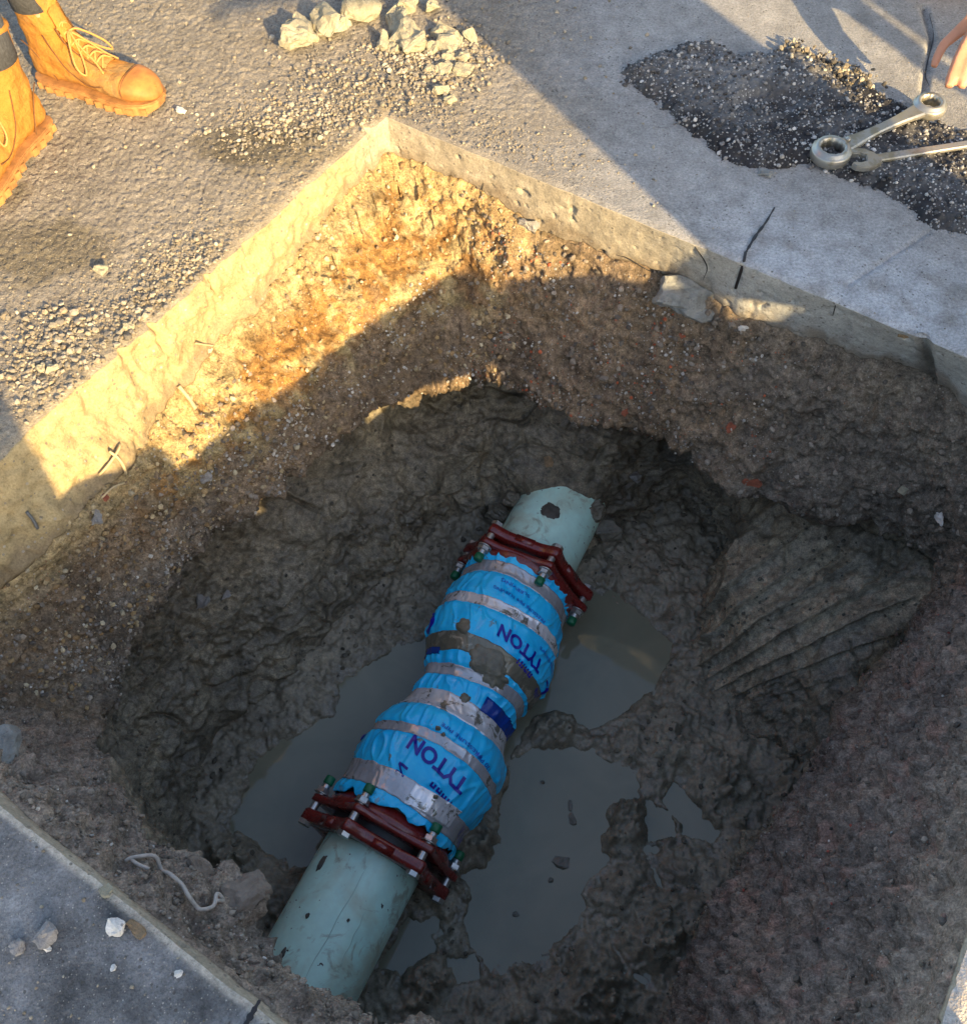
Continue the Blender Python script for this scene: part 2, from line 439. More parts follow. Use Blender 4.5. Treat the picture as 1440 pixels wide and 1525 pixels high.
R6 = ring([(720, 790, -1.05), (790, 830, -1.05), (870, 840, -1.05), (905, 850, -1.05), (960, 810, -1.05), (1030, 860, -1.05), (1030, 940, -1.05), (1000, 1010, -1.05), (1050, 1090, -1.05), (1110, 1145, -1.05),
           (1190, 1170, -1.05), (1150, 1225, -1.05), (1075, 1280, -1.05), (1000, 1410, -1.05), (960, 1510, -1.05), ('w', 1.32, 1.30, -1.06), ('w', 1.2, 1.42, -1.06), ('w', .95, 1.62, -1.06), ('w', .62, 1.62, -1.06), ('w', .42, 1.45, -1.06),
           (300, 1270, -1.05), (320, 1190, -1.05), (390, 1100, -1.05), (470, 1050, -1.05), (520, 985, -1.05), (575, 935, -1.05), (620, 880, -1.05), (670, 830, -1.05)])

NC = 1560
SS = np.arange(NC) / NC * PER
u0, v0 = rim_uv(SS); o0 = outward(u0, v0); sh0 = rim_shift(u0, v0)
rim = np.stack([u0 + o0[:, 0] * sh0, v0 + o0[:, 1] * sh0, np.full(NC, -0.004)], -1)
r1 = smooth_ring(R1(SS), 5)
ragged = fbm(np.stack([SS * 1.0, SS * 0, SS * 0], -1), 14, 4, 0.65, 2.2)
wA = np.minimum(np.abs(SS), np.abs(PER - SS))
r1[:, 2] += ragged * 0.014 * sstep(0.0, 0.05, wA) * (1 - sstep(LU + .1, LU + .4, SS) * sstep(PER - LV, PER - LV - .1, SS) * .85)

def to_xyz(a):                                         # (...,3) of u,v,z -> x,y,z
    return np.stack([A0[0] + UU[0] * a[..., 0] + VV[0] * a[..., 1], A0[1] + UU[1] * a[..., 0] + VV[1] * a[..., 1], a[..., 2]], -1)

def build_faces():
    NR = 40
    tt = np.linspace(0, 1, NR)
    G = np.zeros((NR + 2, NC, 3))
    G[0] = rim + np.stack([o0[:, 0] * .006, o0[:, 1] * .006, np.full(NC, -.006)], -1)
    for i, t in enumerate(tt): G[i + 1] = rim * (1 - t) + r1 * t
    G[NR + 1] = r1 + np.stack([o0[:, 0] * .05, o0[:, 1] * .05, np.full(NC, -.012)], -1)
    X = to_xyz(G); N = grid_normals(X, True)
    Q = X.reshape(-1, 3); s = np.broadcast_to(SS, (NR + 2, NC)).ravel(); t = np.concatenate([[0], tt, [1]])[:, None] * np.ones((1, NC)); t = t.ravel()
    e1 = ((s > PER - LV) * 1.0)
    left = e1 * sstep(PER - 0.03, PER - .2, s)
    d = fbm(Q, 55, 3, 0.6, 1) * (0.0007 + 0.0022 * left) + fbm(Q, 12, 3, 0.55, 7) * (0.0016 + 0.010 * left)
    d *= sstep(0, 0.15, t)
    pit = -np.maximum(0, noise3(Q * 48 + 3) - 0.52) * 0.03
    d += pit * sstep(0.05, .2, t)
    # vertical break lines in the far face
    for sb, w_, dp in ((1.235, .010, .010), (0.90, .003, .003), (0.80, .003, .003)):
        d -= dp * np.exp(-((s - sb - 0.02 * (t - .5) + 0.006 * noise3(Q * 30)) / w_) ** 2)
    nn = N.reshape(-1, 3); cen = to_xyz(np.array([[0.85, 0.77, -0.1]]))[0]
    sg = np.sign(((cen - Q)[:, :2] * nn[:, :2]).sum(1)); nn = nn * sg[:, None]
    Q2 = Q + nn * d[:, None]
    c = np.array([0.33, 0.295, 0.225]) * (1 + 0.12 * fbm(Q, 8, 3, .6, 4) + 0.08 * fbm(Q, 40, 3, .6, 9))[:, None]
    cl = np.array([0.35, 0.275, 0.145]) * (1 + 0.10 * fbm(Q, 8, 3, .6, 4) + 0.12 * fbm(Q, 30, 3, .6, 9))[:, None]
    c = c * (1 - left[:, None]) + cl * left[:, None]
    gl = sstep(0.55, 0.95, s) * (s < LU + 0.1)
    cg = np.array([0.36, 0.365, 0.345]) * (1 + .12 * fbm(Q, 9, 3, .6, 1))[:, None]
    c = c * (1 - gl[:, None]) + cg * gl[:, None]
    dirt = sstep(0.62, 1.02, t + 0.22 * fbm(Q, 16, 3, .6, 3))[:, None] * 0.65
    c = c * (1 - dirt) + np.array([0.19, 0.145, 0.095]) * dirt
    brk = (np.exp(-((s - 1.235 + .02 * (1 - t)) / (.006 + .022 * np.clip(t, 0, 1))) ** 2) * sstep(-.1, .5, t))[:, None] * 0.9
    c = c * (1 - brk) + np.array([0.10, 0.09, 0.075]) * brk
    me = mesh_np('slab_edge', Q2, grid_faces(NR + 2, NC, True), np.clip(c, 0.01, 1))
    tn = NT('cut concrete'); tint = tn.attr()
    n1 = tn.noise(35, 6, 0.7); n2 = tn.noise(220, 4, 0.7)
    cc = tn.mix(1.0, tint, tn.ramp(n1, [(0.3, 0.75), (0.5, 1.0), (0.7, 1.2)]), 'MULTIPLY')
    cc = tn.mix(1.0, cc, tn.ramp(n2, [(0.3, 0.72), (0.5, 1.0), (0.7, 1.22)]), 'MULTIPLY')
    vc = tn.n('ShaderNodeSeparateColor'); tn.l(tn.voro(110, out='Color'), vc.inputs[0])
    sp = tn.math('MULTIPLY', tn.math('LESS_THAN', tn.voro(110), 0.30), tn.math('GREATER_THAN', vc.outputs[0], 0.78))
    cc = tn.mix(tn.math('MULTIPLY', sp, 0.7), cc, tn.ramp(vc.outputs[1], [(0, (0.09, 0.085, 0.08)), (0.6, (0.22, 0.2, 0.17)), (1, (0.45, 0.42, 0.36))]))
    h = tn.math('SUBTRACT', tn.math('ADD', n1, tn.math('MULTIPLY', n2, .5)), tn.math('MULTIPLY', sp, 0.25))
    m = tn.fin(cc, 0.92, tn.bump(h, 0.003, 1.0), 0, 0.2)
    o = link('slab_edge', me, m); meta(o, kind='structure')
build_faces()

# --- soil walls, one closed surface with an undercut lip
soil_dry = mat_soil('loose fill', False); soil_wet = mat_soil('wet clay', True)
def pp_(s_, z_): return np.array([-.303 + .4462 * s_, .370 + .8949 * s_, z_])
def build_soil():
    k0 = r1 + np.stack([o0[:, 0] * .035, o0[:, 1] * .035, np.full(NC, 0.012)], -1)
    k1 = r1 + np.stack([-o0[:, 0] * .004, -o0[:, 1] * .004, np.full(NC, -0.004)], -1)
    k2 = smooth_ring(R2(SS), 26); k3 = smooth_ring(R3(SS), 9); k4 = smooth_ring(R4(SS), 14)
    cav = (np.exp(-((SS - .93) / .20) ** 4) * .20 + .045 * (sstep(PER - LV, PER - LV + .3, SS) + sstep(.75, .25, SS)))[:, None]
    os_ = smooth_ring(o0, 70); os_ = os_ / (np.linalg.norm(os_, axis=1)[:, None] + 1e-6)
    k4[:, :2] += os_ * cav; k4[:, 2] -= cav[:, 0] * .35
    k5 = smooth_ring(R5(SS), 18); k6 = smooth_ring(R6(SS), 22)
    k5[:, :2] += os_ * cav * .9; k6[:, :2] += os_ * cav * .7
    nb = (np.exp(-((SS - (LU + LV + LU - .80)) / .26) ** 4) * .10)[:, None]; k4[:, :2] += os_ * nb
    keys = [(0.0, k0), (0.03, k1), (0.22, k2), (0.43, k3), (0.50, k4), (0.74, k5), (1.0, k6)]
    NR = 270; ts = np.linspace(0, 1, NR); kt = [k[0] for k in keys]; K = np.stack([k[1] for k in keys])
    G = np.zeros((NR, NC, 3))
    for i, t in enumerate(ts):
        j = min(max(np.searchsorted(kt, t) - 1, 0), len(keys) - 2); f = (t - kt[j]) / (kt[j + 1] - kt[j])
        G[i] = K[j] * (1 - f) + K[j + 1] * f
    sm = G.copy()
    for _ in range(5): sm[1:-1] = (sm[:-2] + sm[1:-1] * 2 + sm[2:]) / 4
    G = sm
    X = to_xyz(G); N = grid_normals(X, True)
    cen = to_xyz(np.array([[0.85, 0.77, -0.3]]))[0]
    Q = X.reshape(-1, 3); nn = N.reshape(-1, 3)
    if ((cen - Q) * nn).sum(1).mean() < 0: nn = -nn
    s = np.broadcast_to(SS, (NR, NC)).ravel(); t = (ts[:, None] * np.ones((1, NC))).ravel()
    up = sstep(0.46, 0.42, t); low = 1 - up
    near_top = sstep(0.03, 0.09, t)
    e1 = np.maximum(sstep(PER - LV - .05, PER - LV + .1, s), sstep(.6, .1, s))
    e2 = sstep(.1, .5, s) * sstep(LU + .05, LU - .1, s)
    e4 = sstep(LU - .1, LU + .1, s) * sstep(LU + LV + .1, LU + LV - .05, s)
    e3 = sstep(LU + LV - .1, LU + LV + .1, s) * sstep(PER - LV, PER - LV - .1, s)
    big = fbm(Q, 5.5, 3, 0.55, 3.0)
    clod = fbm(Q, 24, 3, 0.6, 6.0); sml = fbm(Q, 75, 3, 0.7, 2.0)
    rid = 1 - np.abs(noise3(Q * np.array([16, 16, 26.]) + 5)) * 2
    d = up * near_top * (big * 0.020 + clod * (0.013 + .008 * e4) + sml * 0.0046 + np.maximum(0, noise3(Q * 42)) * 0.007)
    d += up * (1 - near_top) * sml * 0.002
    rough = .22 + .95 * sstep(-.30, .35, noise3(Q * 3.4 + 12))
    blk0 = np.exp(-((s - 1.36) / .30) ** 4) * sstep(.50, .58, t)
    crk = -np.maximum(0, 0.10 - np.abs(noise3(Q * 7 + 31))) * 0.22 * sstep(-.1, .35, noise3(Q * 3 + 9))
    d += low * (1 - .60 * blk0) * sstep(1.0, .9, t) * (big * 0.036 + (clod * 0.015 + sml * 0.0036) * rough + np.maximum(0, rid - 0.62) * 0.020 + crk)
    # clay block scored by the bucket: long grooves running down the slope
    blk = np.exp(-((s - 1.36) / .30) ** 4) * sstep(.52, .60, t) * sstep(.99, .9, t)
    g1 = np.mod(s * 12 + 0.6 * t + 0.28 * noise3(Q * 4), 1.0)
    d += blk * (g1 ** 1.5 * 0.026 - 0.014 + .004 * noise3(Q * np.array([9, 9, 9.]) + 7))
    # calmer mud where the pipe leaves the wall and where it passes under the near shelf
    for cpt, rr_ in ((pp_(1.10, -.80), .17), (pp_(-.25, -.75), .20)):
        d *= 1 - .85 * np.exp(-(np.linalg.norm(Q - cpt, axis=1) / rr_) ** 4)
    # ragged lip edge
    lip = np.exp(-((t - .425) / .03) ** 2)
    d += lip * (fbm(np.stack([s, s * 0, s * 0], -1), 16, 4, .6, 4) * 0.018) * (1 - 0.7 * e4)
    Q2 = Q + nn * d[:, None]
    keep_z = 0.0
    # soil colours by layer, with the undercut's shade painted in
    n = fbm(Q, 6, 3, .6, 8); n2 = fbm(Q, 18, 3, .6, 5)
    def C(*c): return np.array(c)[None, :]
    brown = C(.215, .160, .105) + n[:, None] * C(.03, .022, .014)
    orange = C(.28, .155, .052); tan = C(.40, .31, .155)
    grey = C(.200, .168, .130); red = C(.255, .212, .172); shelf = C(.25, .205, .16); clay = C(.175, .152, .108)
    c = brown + 0 * Q
    oz = (e1 * sstep(.31, .19, t + .06 * n2) * np.maximum(sstep(PER - 1.10, PER - .85, s + .08 * n2), sstep(.7, .1, s)))[:, None]
    mixo = sstep(-.5, .25, n2 + .5 * n)[:, None]
    c = c * (1 - oz) + (orange * mixo + tan * (1 - mixo)) * oz
    pb = (e1 * sstep(.14, .05, t + .03 * n2))[:, None] * .7
    c = c * (1 - pb) + tan * pb
    g = (e2 * sstep(.75, 1.15, s + .2 * n))[:, None]; c = c * (1 - g) + grey * g
    g = (e1 * (s > LU) * sstep(PER - .55, PER - 1.1, s + .15 * n))[:, None] * sstep(.2, .33, t)[:, None]; c = c * (1 - g) + grey * 1.05 * g
    c = c * (1 - e4[:, None]) + (red + sstep(.25, .7, n2)[:, None] * C(.05, .0, -.005)) * e4[:, None]
    c = c * (1 - e3[:, None]) + shelf * (1 + .15 * n2)[:, None] * e3[:, None]
    lw = sstep(.42, .50, t + .02 * n2)[:, None]
    cl = clay * (1 + .25 * n + .15 * n2)[:, None] + (sstep(.3, .8, n2) * (e1 + e2) * .5)[:, None] * C(.02, .017, .010)
    cav_shade = (np.exp(-((s - .80) / .36) ** 4) * sstep(.90, .78, t) + .55 * sstep(.62, .50, t) * e1)[:, None] * sstep(-.6, .2, n2)[:, None] * .62  # wet clay darkened further: shade of the undercut put into its colour
    cl = cl * (1 - cav_shade) + C(.055, .048, .036) * cav_shade
    cb = (np.exp(-((s - 1.36) / .3) ** 4) * sstep(.52, .60, t))[:, None]
    cl = cl * (1 - cb) + C(.26, .222, .155) * (1 + .2 * n2)[:, None] * cb
    ge = np.exp(-((t - .56) / .06) ** 2) * sstep(.55, .1, np.minimum(s, PER - s))
    cl = cl * (1 - ge[:, None] * .7) + C(.22, .195, .13) * ge[:, None] * .7
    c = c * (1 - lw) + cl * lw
    st = (e4 * np.exp(-((t - .60) / .05) ** 2))[:, None] * .75                  # rusty smear along the foot of the right wall
    c = c * (1 - st) + C(.24, .175, .10) * st
    c = np.clip(c, .01, 1)
    F = grid_faces(NR, NC, True)
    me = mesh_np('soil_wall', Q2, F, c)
    me.materials.append(soil_dry); me.materials.append(soil_wet)
    tf = ts[:-1][:, None] * np.ones((1, NC)) + 0.02 * noise3(X[:-1].reshape(-1, 3) * 14).reshape(NR - 1, NC)
    me.polygons.foreach_set('material_index', (tf.ravel() > 0.455).astype(np.int32)); me.update()
    o = link('soil_wall', me); meta(o, kind='structure')
    return Q2.reshape(NR, NC, 3), nn.reshape(NR, NC, 3), ts
SOILV, SOILN, SOILT = build_soil()

# --- muddy floor and standing water
WZ = -1.0
POOLS = [[(500, 1060), (512, 1010), (555, 985), (640, 950), (720, 900), (870, 880), (945, 905), (1003, 960), (985, 1010), (935, 1060), (880, 1090), (840, 1060), (800, 1065),
          (770, 1110), (745, 1160), (640, 1240), (480, 1290), (400, 1275), (350, 1235), (385, 1130), (440, 1100)],
         [(760, 1135), (820, 1110), (880, 1120), (940, 1150), (950, 1190), (900, 1235), (905, 1280), (865, 1330), (860, 1380), (800, 1430), (735, 1440), (700, 1410), (690, 1370), (702, 1335),
          (685, 1305), (720, 1290), (745, 1200)],
         [(1005, 1165), (1030, 1190), (1080, 1240), (1060, 1260), (1020, 1242), (990, 1190)],
         [(600, 1375), (645, 1372), (650, 1420), (600, 1450), (570, 1440)], [(665, 1430), (705, 1420), (712, 1460), (665, 1475)],
         [(960, 1190), (1000, 1205), (1005, 1250), (965, 1255)], [(905, 1405), (950, 1450), (965, 1465), (940, 1465)], [(975, 1290), (990, 1325), (975, 1320)]]
def build_floor():
    us = np.linspace(-.02, 1.64, 400); vs = np.linspace(-.26, 1.66, 440)
    U, V = np.meshgrid(us, vs, indexing='ij'); u = U.ravel(); v = V.ravel()
    Q = uv2xyz(u, v, np.zeros_like(u))
    x, y = Q[:, 0], Q[:, 1]
    wx = x + .012 * fbm(Q, 14, 3, .6, 2); wy = y + .012 * fbm(Q, 14, 3, .6, 22)
    sd = np.full(len(u), 9.)
    for pl in POOLS: sd = np.minimum(sd, poly_sd(wx, wy, pxpoly(pl, WZ)))
    lump = fbm(Q, 13, 3, .6, 4); sm = fbm(Q, 42, 3, .6, 9); ts_ = fbm(Q, 110, 2, .6, 1)
    z = WZ + np.where(sd < 0, np.maximum(sd * .5, -.045) - .006, np.minimum(sd * .40, .028) + .0015)
    out = sstep(-.02, .03, sd)
    z += out * (lump * .016 + np.abs(sm) * .011 - .004 + ts_ * .0022 + np.maximum(0, noise3(Q * 27 + 3)) * .012)
    # fresh clods between the two pools and against the right wall
    for px, py, r, h in ((820, 1090, .05, .035), (790, 1275, .04, .03), (985, 1395, .06, .05), (930, 1210, .05, .04), (910, 1255, .035, .03), (1180, 1170, .07, .04), (1080, 1200, .07, .03), (720, 1255, .05, .035),
                         (350, 1290, .06, .05), (640, 1470, .06, .05), (900, 1480, .08, .05), (1075, 1150, .06, .04), (1000, 1110, .06, .025), (940, 1080, .05, .01)):
        c = P(px, py, WZ); rr = np.hypot(x - c.x, y - c.y) / r
        z += h * np.exp(-(rr ** 2) * 1.6) * (1 + .8 * sm)
    wetrim = np.exp(-(sd / .02) ** 2)
    c = np.array([.20, .172, .122])[None] * (1 - .12 * wetrim)[:, None] * (1 + .25 * fbm(Q, 6, 3, .6, 1) + .2 * sm)[:, None]
    G = np.stack([x, y, z], -1)
    me = mesh_np('mud_floor', G, grid_faces(400, 440), np.clip(c, .01, 1))
    t = NT('wet mud'); tint = t.attr(); n1 = t.noise(25, 6, .65); n2 = t.noise(140, 4, .6)
    zsep = t.n('ShaderNodeSeparateXYZ'); t.l(t.tc, zsep.inputs[0])
    cc = t.mix(1.0, tint, t.ramp(n1, [(.3, .6), (.5, 1.), (.7, 1.3)]), 'MULTIPLY')
    cc = t.mix(1.0, cc, t.ramp(n2, [(.3, .75), (.5, 1.), (.7, 1.25)]), 'MULTIPLY')
    m = t.fin(cc, t.math('MULTIPLY', t.ramp(n1, [(.35, .34), (.65, .75)]), t.ramp(t.math('MULTIPLY', t.math('SUBTRACT', zsep.outputs[2], WZ), 40.), [(.0, .35), (.9, 1.)])), t.bump(t.math('ADD', n1, t.math('MULTIPLY', n2, .35)), .004, 1.), 0, .5)
    o = link('mud_floor', me, m); meta(o, kind='structure')
    w = NT('muddy water'); nn = w.noise(5, 4, .6, .6)
    b = w.b; cw = w.ramp(nn, [(.3, (.160, .158, .110)), (.7, (.215, .200, .140))])
    w.fin(cw, .04, w.bump(w.noise(9, 2), .0010, .35), 0, .5); b.inputs['IOR'].default_value = 1.5
    V4 = [uv2xyz(np.array([a]), np.array([c_]), np.array([WZ]))[0] for a, c_ in ((.06, .06), (1.56, .06), (1.56, 1.46), (.06, 1.46))]
    o = link('puddle_water', mesh_np('puddle_water', V4, [[0, 3, 2, 1]], None, False), w.m); meta(o, kind='structure')
build_floor()

# ------------------------------------------------------------------ the repaired water main
PO = Vector((-.303, .370, -.910)); PA = Vector((.4462, .8949, 0)).normalized(); PR = Vector((PA.y, -PA.x, 0)); PZ = Vector((0, 0, 1))
PIPE_R = .116
def bend(s): return .026 * math.exp(-((s - .50) / .24) ** 2)
def pp(s, th, r): return PO + PR * bend(s) + PA * s + (PZ * math.cos(th) + PR * math.sin(th)) * r
def pp_np(s, th, r):
    po = np.array(PO); pa = np.array(PA); pr = np.array(PR)
    return po + .026 * np.exp(-((s[..., None] - .50) / .24) ** 2) * pr + s[..., None] * pa + r[..., None] * (np.cos(th)[..., None] * np.array([0, 0, 1.]) + np.sin(th)[..., None] * pr)
def revolve(name, prof, n=96, mat=None, parent=None, rad=None):
    """prof: list of (s, r); rad(phi, k) optional radius override; open tube along the main's axis"""
    V = []; F = []; m = len(prof)
    for k, (s, r) in enumerate(prof):
        for i in range(n):
            th = 2 * PI * i / n; V.append(pp(s, th, rad(th, r, k) if rad else r))
    for k in range(m - 1):
        for i in range(n): F.append((k * n + i, (k + 1) * n + i, (k + 1) * n + (i + 1) % n, k * n + (i + 1) % n))
    me = vf_mesh(name, V, F)
    return link(name, me, mat, parent)

def mat_pvc():
    t = NT('teal pipe plastic'); n = t.noise(6, 5, .6, .4); n2 = t.noise(45, 4, .6)
    c = t.mix(t.ramp(n, [(.46, 0.0), (.62, .7)]), (.53, .80, .70), (.44, .47, .34))
    c = t.mix(t.ramp(t.noise(14, 6, .7, 1.2), [(.56, 0.), (.66, .6)]), c, (.22, .20, .13))
    c = t.mix(1., c, t.ramp(n2, [(.3, .93), (.7, 1.05)]), 'MULTIPLY')
    vm = t.n('ShaderNodeVectorMath'); vm.operation = 'MULTIPLY_ADD'; t.l(t.noise(70, 4, .6, four=True), vm.inputs[0]); vm.inputs[1].default_value = (.022, .022, .022); t.l(t.tc, vm.inputs[2])
    v = t.voro(70, vec=vm.outputs[0]); vc = t.n('ShaderNodeSeparateColor'); t.l(t.voro(70, out='Color', vec=vm.outputs[0]), vc.inputs[0])
    sp = t.math('MULTIPLY', t.math('LESS_THAN', v, t.ramp(vc.outputs[1], [(0, .04), (1, .24)])), t.math('GREATER_THAN', vc.outputs[0], .86))
    c = t.mix(sp, c, (.045, .04, .032))
    return t.fin(c, t.ramp(n, [(.4, .28), (.7, .5)]), t.bump(n2, .0003), 0, .5)
M_PVC = mat_pvc()
def mat_red():
    t = NT('dark red epoxy'); n = t.noise(30, 5, .65)
    c = t.mix(t.ramp(t.noise(18, 5, .65, .5), [(.58, 0.), (.72, .55)]), (.150, .014, .012), (.13, .085, .06))
    return t.fin(c, t.ramp(n, [(.3, .18), (.7, .38)]), t.bump(t.noise(24, 3), .0012, .8), 0, .6, .3)
M_RED = mat_red()
def mat_sleeve():
    t = NT('blue sleeving film'); n = t.noise(16, 5, .6, .6); n2 = t.noise(7, 4, .6, 1.5)
    c = t.mix(t.ramp(n, [(.35, 0.), (.7, 1.)]), (.012, .500, .950), (.035, .600, .970))
    mud = t.ramp(t.noise(30, 6, .7, .8), [(.61, 0.), (.66, .85)])
    mz = t.ramp(t.noise(5, 3), [(.42, 0.), (.60, 1.)])
    c = t.mix(t.math('MULTIPLY', mud, mz), c, (.16, .15, .10))
    w = t.n('ShaderNodeTexWave'); w.wave_type = 'BANDS'; w.inputs['Scale'].default_value = 6; w.inputs['Distortion'].default_value = 9; w.inputs['Detail'].default_value = 4
    t.l(t.tc, w.inputs['Vector'])
    h = t.math('ADD', t.math('MULTIPLY', w.outputs['Fac'], .5), n)
    return t.fin(c, .22, t.bump(h, .002, .7), 0, .5)
M_SLV = mat_sleeve()
def mat_tape(name, base, mudamt, rough):
    t = NT(name); n = t.noise(22, 6, .65, .8)
    c = t.mix(t.ramp(t.noise(12, 4), [(.3, 0.), (.7, 1.)]), base, tuple(x * 1.55 for x in base))
    mud = t.ramp(t.noise(26, 7, .72, 1.0), [(.62 - .22 * mudamt, 0.), (.66 - .20 * mudamt, 1.)])
    c = t.mix(t.math('MULTIPLY', mud, .9), c, (.155, .145, .105))
    w = t.n('ShaderNodeTexWave'); w.inputs['Scale'].default_value = 14; w.inputs['Distortion'].default_value = 14; w.inputs['Detail'].default_value = 3; t.l(t.tc, w.inputs['Vector'])
    return t.fin(c, rough, t.bump(t.math('ADD', t.math('MULTIPLY', w.outputs['Fac'], .4), n), .0018, .9), .35, .7)
M_TAPE = mat_tape('grey duct tape', (.36, .36, .375), .05, .18)
M_TAPE_D = mat_tape('muddy duct tape', (.60, .59, .60), .35, .18)
M_MUDT = mat_tape('mud smeared tape', (.30, .27, .21), 1.0, .3)
M_STEEL = simple('zinc plated steel', (.50, .49, .47), .32, .85, 60, .0003, .25)
M_GREEN = simple('green thread cap', (.004, .12, .05), .45, 0, 60, .0003)
M_RUB = simple('black rubber', (.018, .018, .019), .5, 0, 90, .0006)
M_INK = simple('dark blue print', (.010, .008, .30), .35, 0, 40, .0001)
M_INK2 = simple('faded blue print', (.012, .09, .50), .35, 0, 40, .0001)
M_DKBLUE = simple('deep blue film', (.004, .040, .26), .2, 0, 25, .002)
M_MUD = simple('drying mud', (.075, .068, .055), .75, 0, 60, .003, .4)

main = empty('water_main', PO); meta(main, 'teal water main with dark red couplings and taped blue sleeve in the muddy pit', 'pipe')
inv = Matrix.Translation(-PO)
def rel(o):                                            # geometry was written in world space: move it under the root
    o.data.transform(inv); return o
def tubeprof(s0, s1, r, n): return [(s0 + (s1 - s0) * i / n, r) for i in range(n + 1)]
rel(revolve('near_pipe', [(-.55, .100), (-.55, .116)] + tubeprof(-.5, .30, .116, 24), 128, M_PVC, main))['label'] = 'near length of teal pipe'
rel(revolve('far_pipe', tubeprof(.70, 1.30, .116, 20), 128, M_PVC, main))['label'] = 'far length of teal pipe with a dried mud patch'

M_SCUFF = simple('scuffed plastic', (.36, .54, .47), .6)
for a0_, a1_, t0_, t1_ in ((-.20, .08, .16, .19), (-.12, .0, .62, .56)):
    q_ = [pp(a0_ + (a1_ - a0_) * i / 14, t0_ + (t1_ - t0_) * i / 14 + .012 * math.sin(i * 1.3), PIPE_R) for i in range(15)]
    rel(link('scratch', vf_mesh('scratch', *tube(q_, [.0003 + .0006 * math.sin(PI * (i + .5) / 15) for i in range(15)], 6)), M_SCUFF, main))
def coupling(s0, sgn, phase, label):
    """s0: outer flange, sgn: direction towards the sleeve"""
    c = empty('coupling'); c.parent = main; c['label'] = label
    body = [(s0 + sgn * a, r) for a, r in ((-.004, .118), (.0, .128), (.02, .1285), (.05, .1285))]
    o = revolve('rubber_gasket', body, 96, M_RUB, c); rel(o)
    o = revolve('barrel', [(s0 + sgn * a, r) for a, r in ((.040, .128), (.044, .150), (.056, .160), (.068, .154), (.088, .138))], 96, M_RED, c); rel(o)
    angs = [phase + i * 60 for i in range(6)]
    def lobes(base, ear, width):
        def f(th, r, k):
            if r < .122: return r
            dd = min(abs((math.degrees(th) - a + 180) % 360 - 180) for a in angs)
            hexr = base / math.cos(math.radians(30 - dd)) + ear * math.exp(-(dd / 8.) ** 2)
            return r - .150 + min(hexr, .192)
        return f
    for nm, a0, w_, b_ in (('flange', -.006, .028, .152), ('flange', .040, .018, .156)):
        pr = [(s0 + sgn * (a0 + q * w_), r) for q, r in ((.1, .117), (0, .122), (0, .144), (.12, .150), (.88, .150), (1, .145), (1, .122), (.9, .117))]
        o = revolve(nm, pr, 240, M_RED, c, lobes(b_, (.014 if a0 < 0 else .010), 15.)); rel(o)
    # raised pads cast on the outer flange
    for i, a in enumerate(angs):
        bm = bmesh.new()
        for off, ln in ((30, .055),):
            th = math.radians(a + off); R_ = .1460
            for q, (dw, dl, dh) in enumerate(((.022, ln, .010), (.0035, ln * .7, .0125))):
                mt = Matrix.Translation(pp(s0 + sgn * .006, th, R_)) @ Matrix((PA, PR * math.cos(th) - PZ * math.sin(th), PZ * math.cos(th) + PR * math.sin(th))).transposed().to_4x4()
                r_ = bmesh.ops.create_cube(bm, size=1.0, matrix=mt @ Matrix.Diagonal((dw, dl, dh * 2 - .004, 1)))
        bmesh.ops.delete(bm, geom=[v for v in bm.verts][8:], context='VERTS')
        bmesh.ops.bevel(bm, geom=bm.edges[:], offset=.0022, segments=2, affect='EDGES')
        o = link('cast_pad', bm_mesh('cast_pad', bm), M_RED, c); rel(o)
    for i, a in enumerate(angs):
        th = math.radians(a); R_ = .171 + .004 * math.sin(i * 5)
        ext = .006 * math.sin(i * 3.1)
        def cyl(sa, sb, r, n, mat, name, twist=0.):
            ux = PR * math.cos(th) - PZ * math.sin(th); uz = PZ * math.cos(th) + PR * math.sin(th); cc = pp(0, th, R_)
            V = []; F = []; st = [(sa, r * .86), (sa + (sb - sa) * .08, r), (sa + (sb - sa) * .92, r), (sb, r * .86)]
            for (s_, rr) in st:
                for k in range(n):
                    q = 2 * PI * k / n + twist; V.append(cc + PA * s_ + (ux * math.cos(q) + uz * math.sin(q)) * rr)
            for k3 in range(3):
                for k in range(n): F.append((k3 * n + k, k3 * n + (k + 1) % n, (k3 + 1) * n + (k + 1) % n, (k3 + 1) * n + k))
            F.append(tuple(range(n))[::-1]); F.append(tuple(3 * n + k for k in range(n)))
            me = vf_mesh(name, V, F, n > 8); return rel(link(name, me, mat, c))
        cyl(s0 - sgn * .006, s0 + sgn * (.090 + ext), .0095, 16, M_STEEL, 'bolt')
        cyl(s0 - sgn * .004, s0 - sgn * .016, .0160, 6, M_STEEL, 'bolt_head', .3 * i)
        cyl(s0 + sgn * .061, s0 + sgn * .064, .0185, 24, M_STEEL, 'washer')
        cyl(s0 + sgn * .064, s0 + sgn * .076, .0160, 6, M_STEEL, 'nut', .5 * i)
        cyl(s0 + sgn * (.086 + ext), s0 + sgn * (.106 + ext), .0118, 14, M_GREEN, 'thread_cap')
coupling(.118, 1, -76, 'near dark red coupling with green capped bolts')
coupling(.945, -1, -35, 'far dark red coupling half hidden by the sleeve')

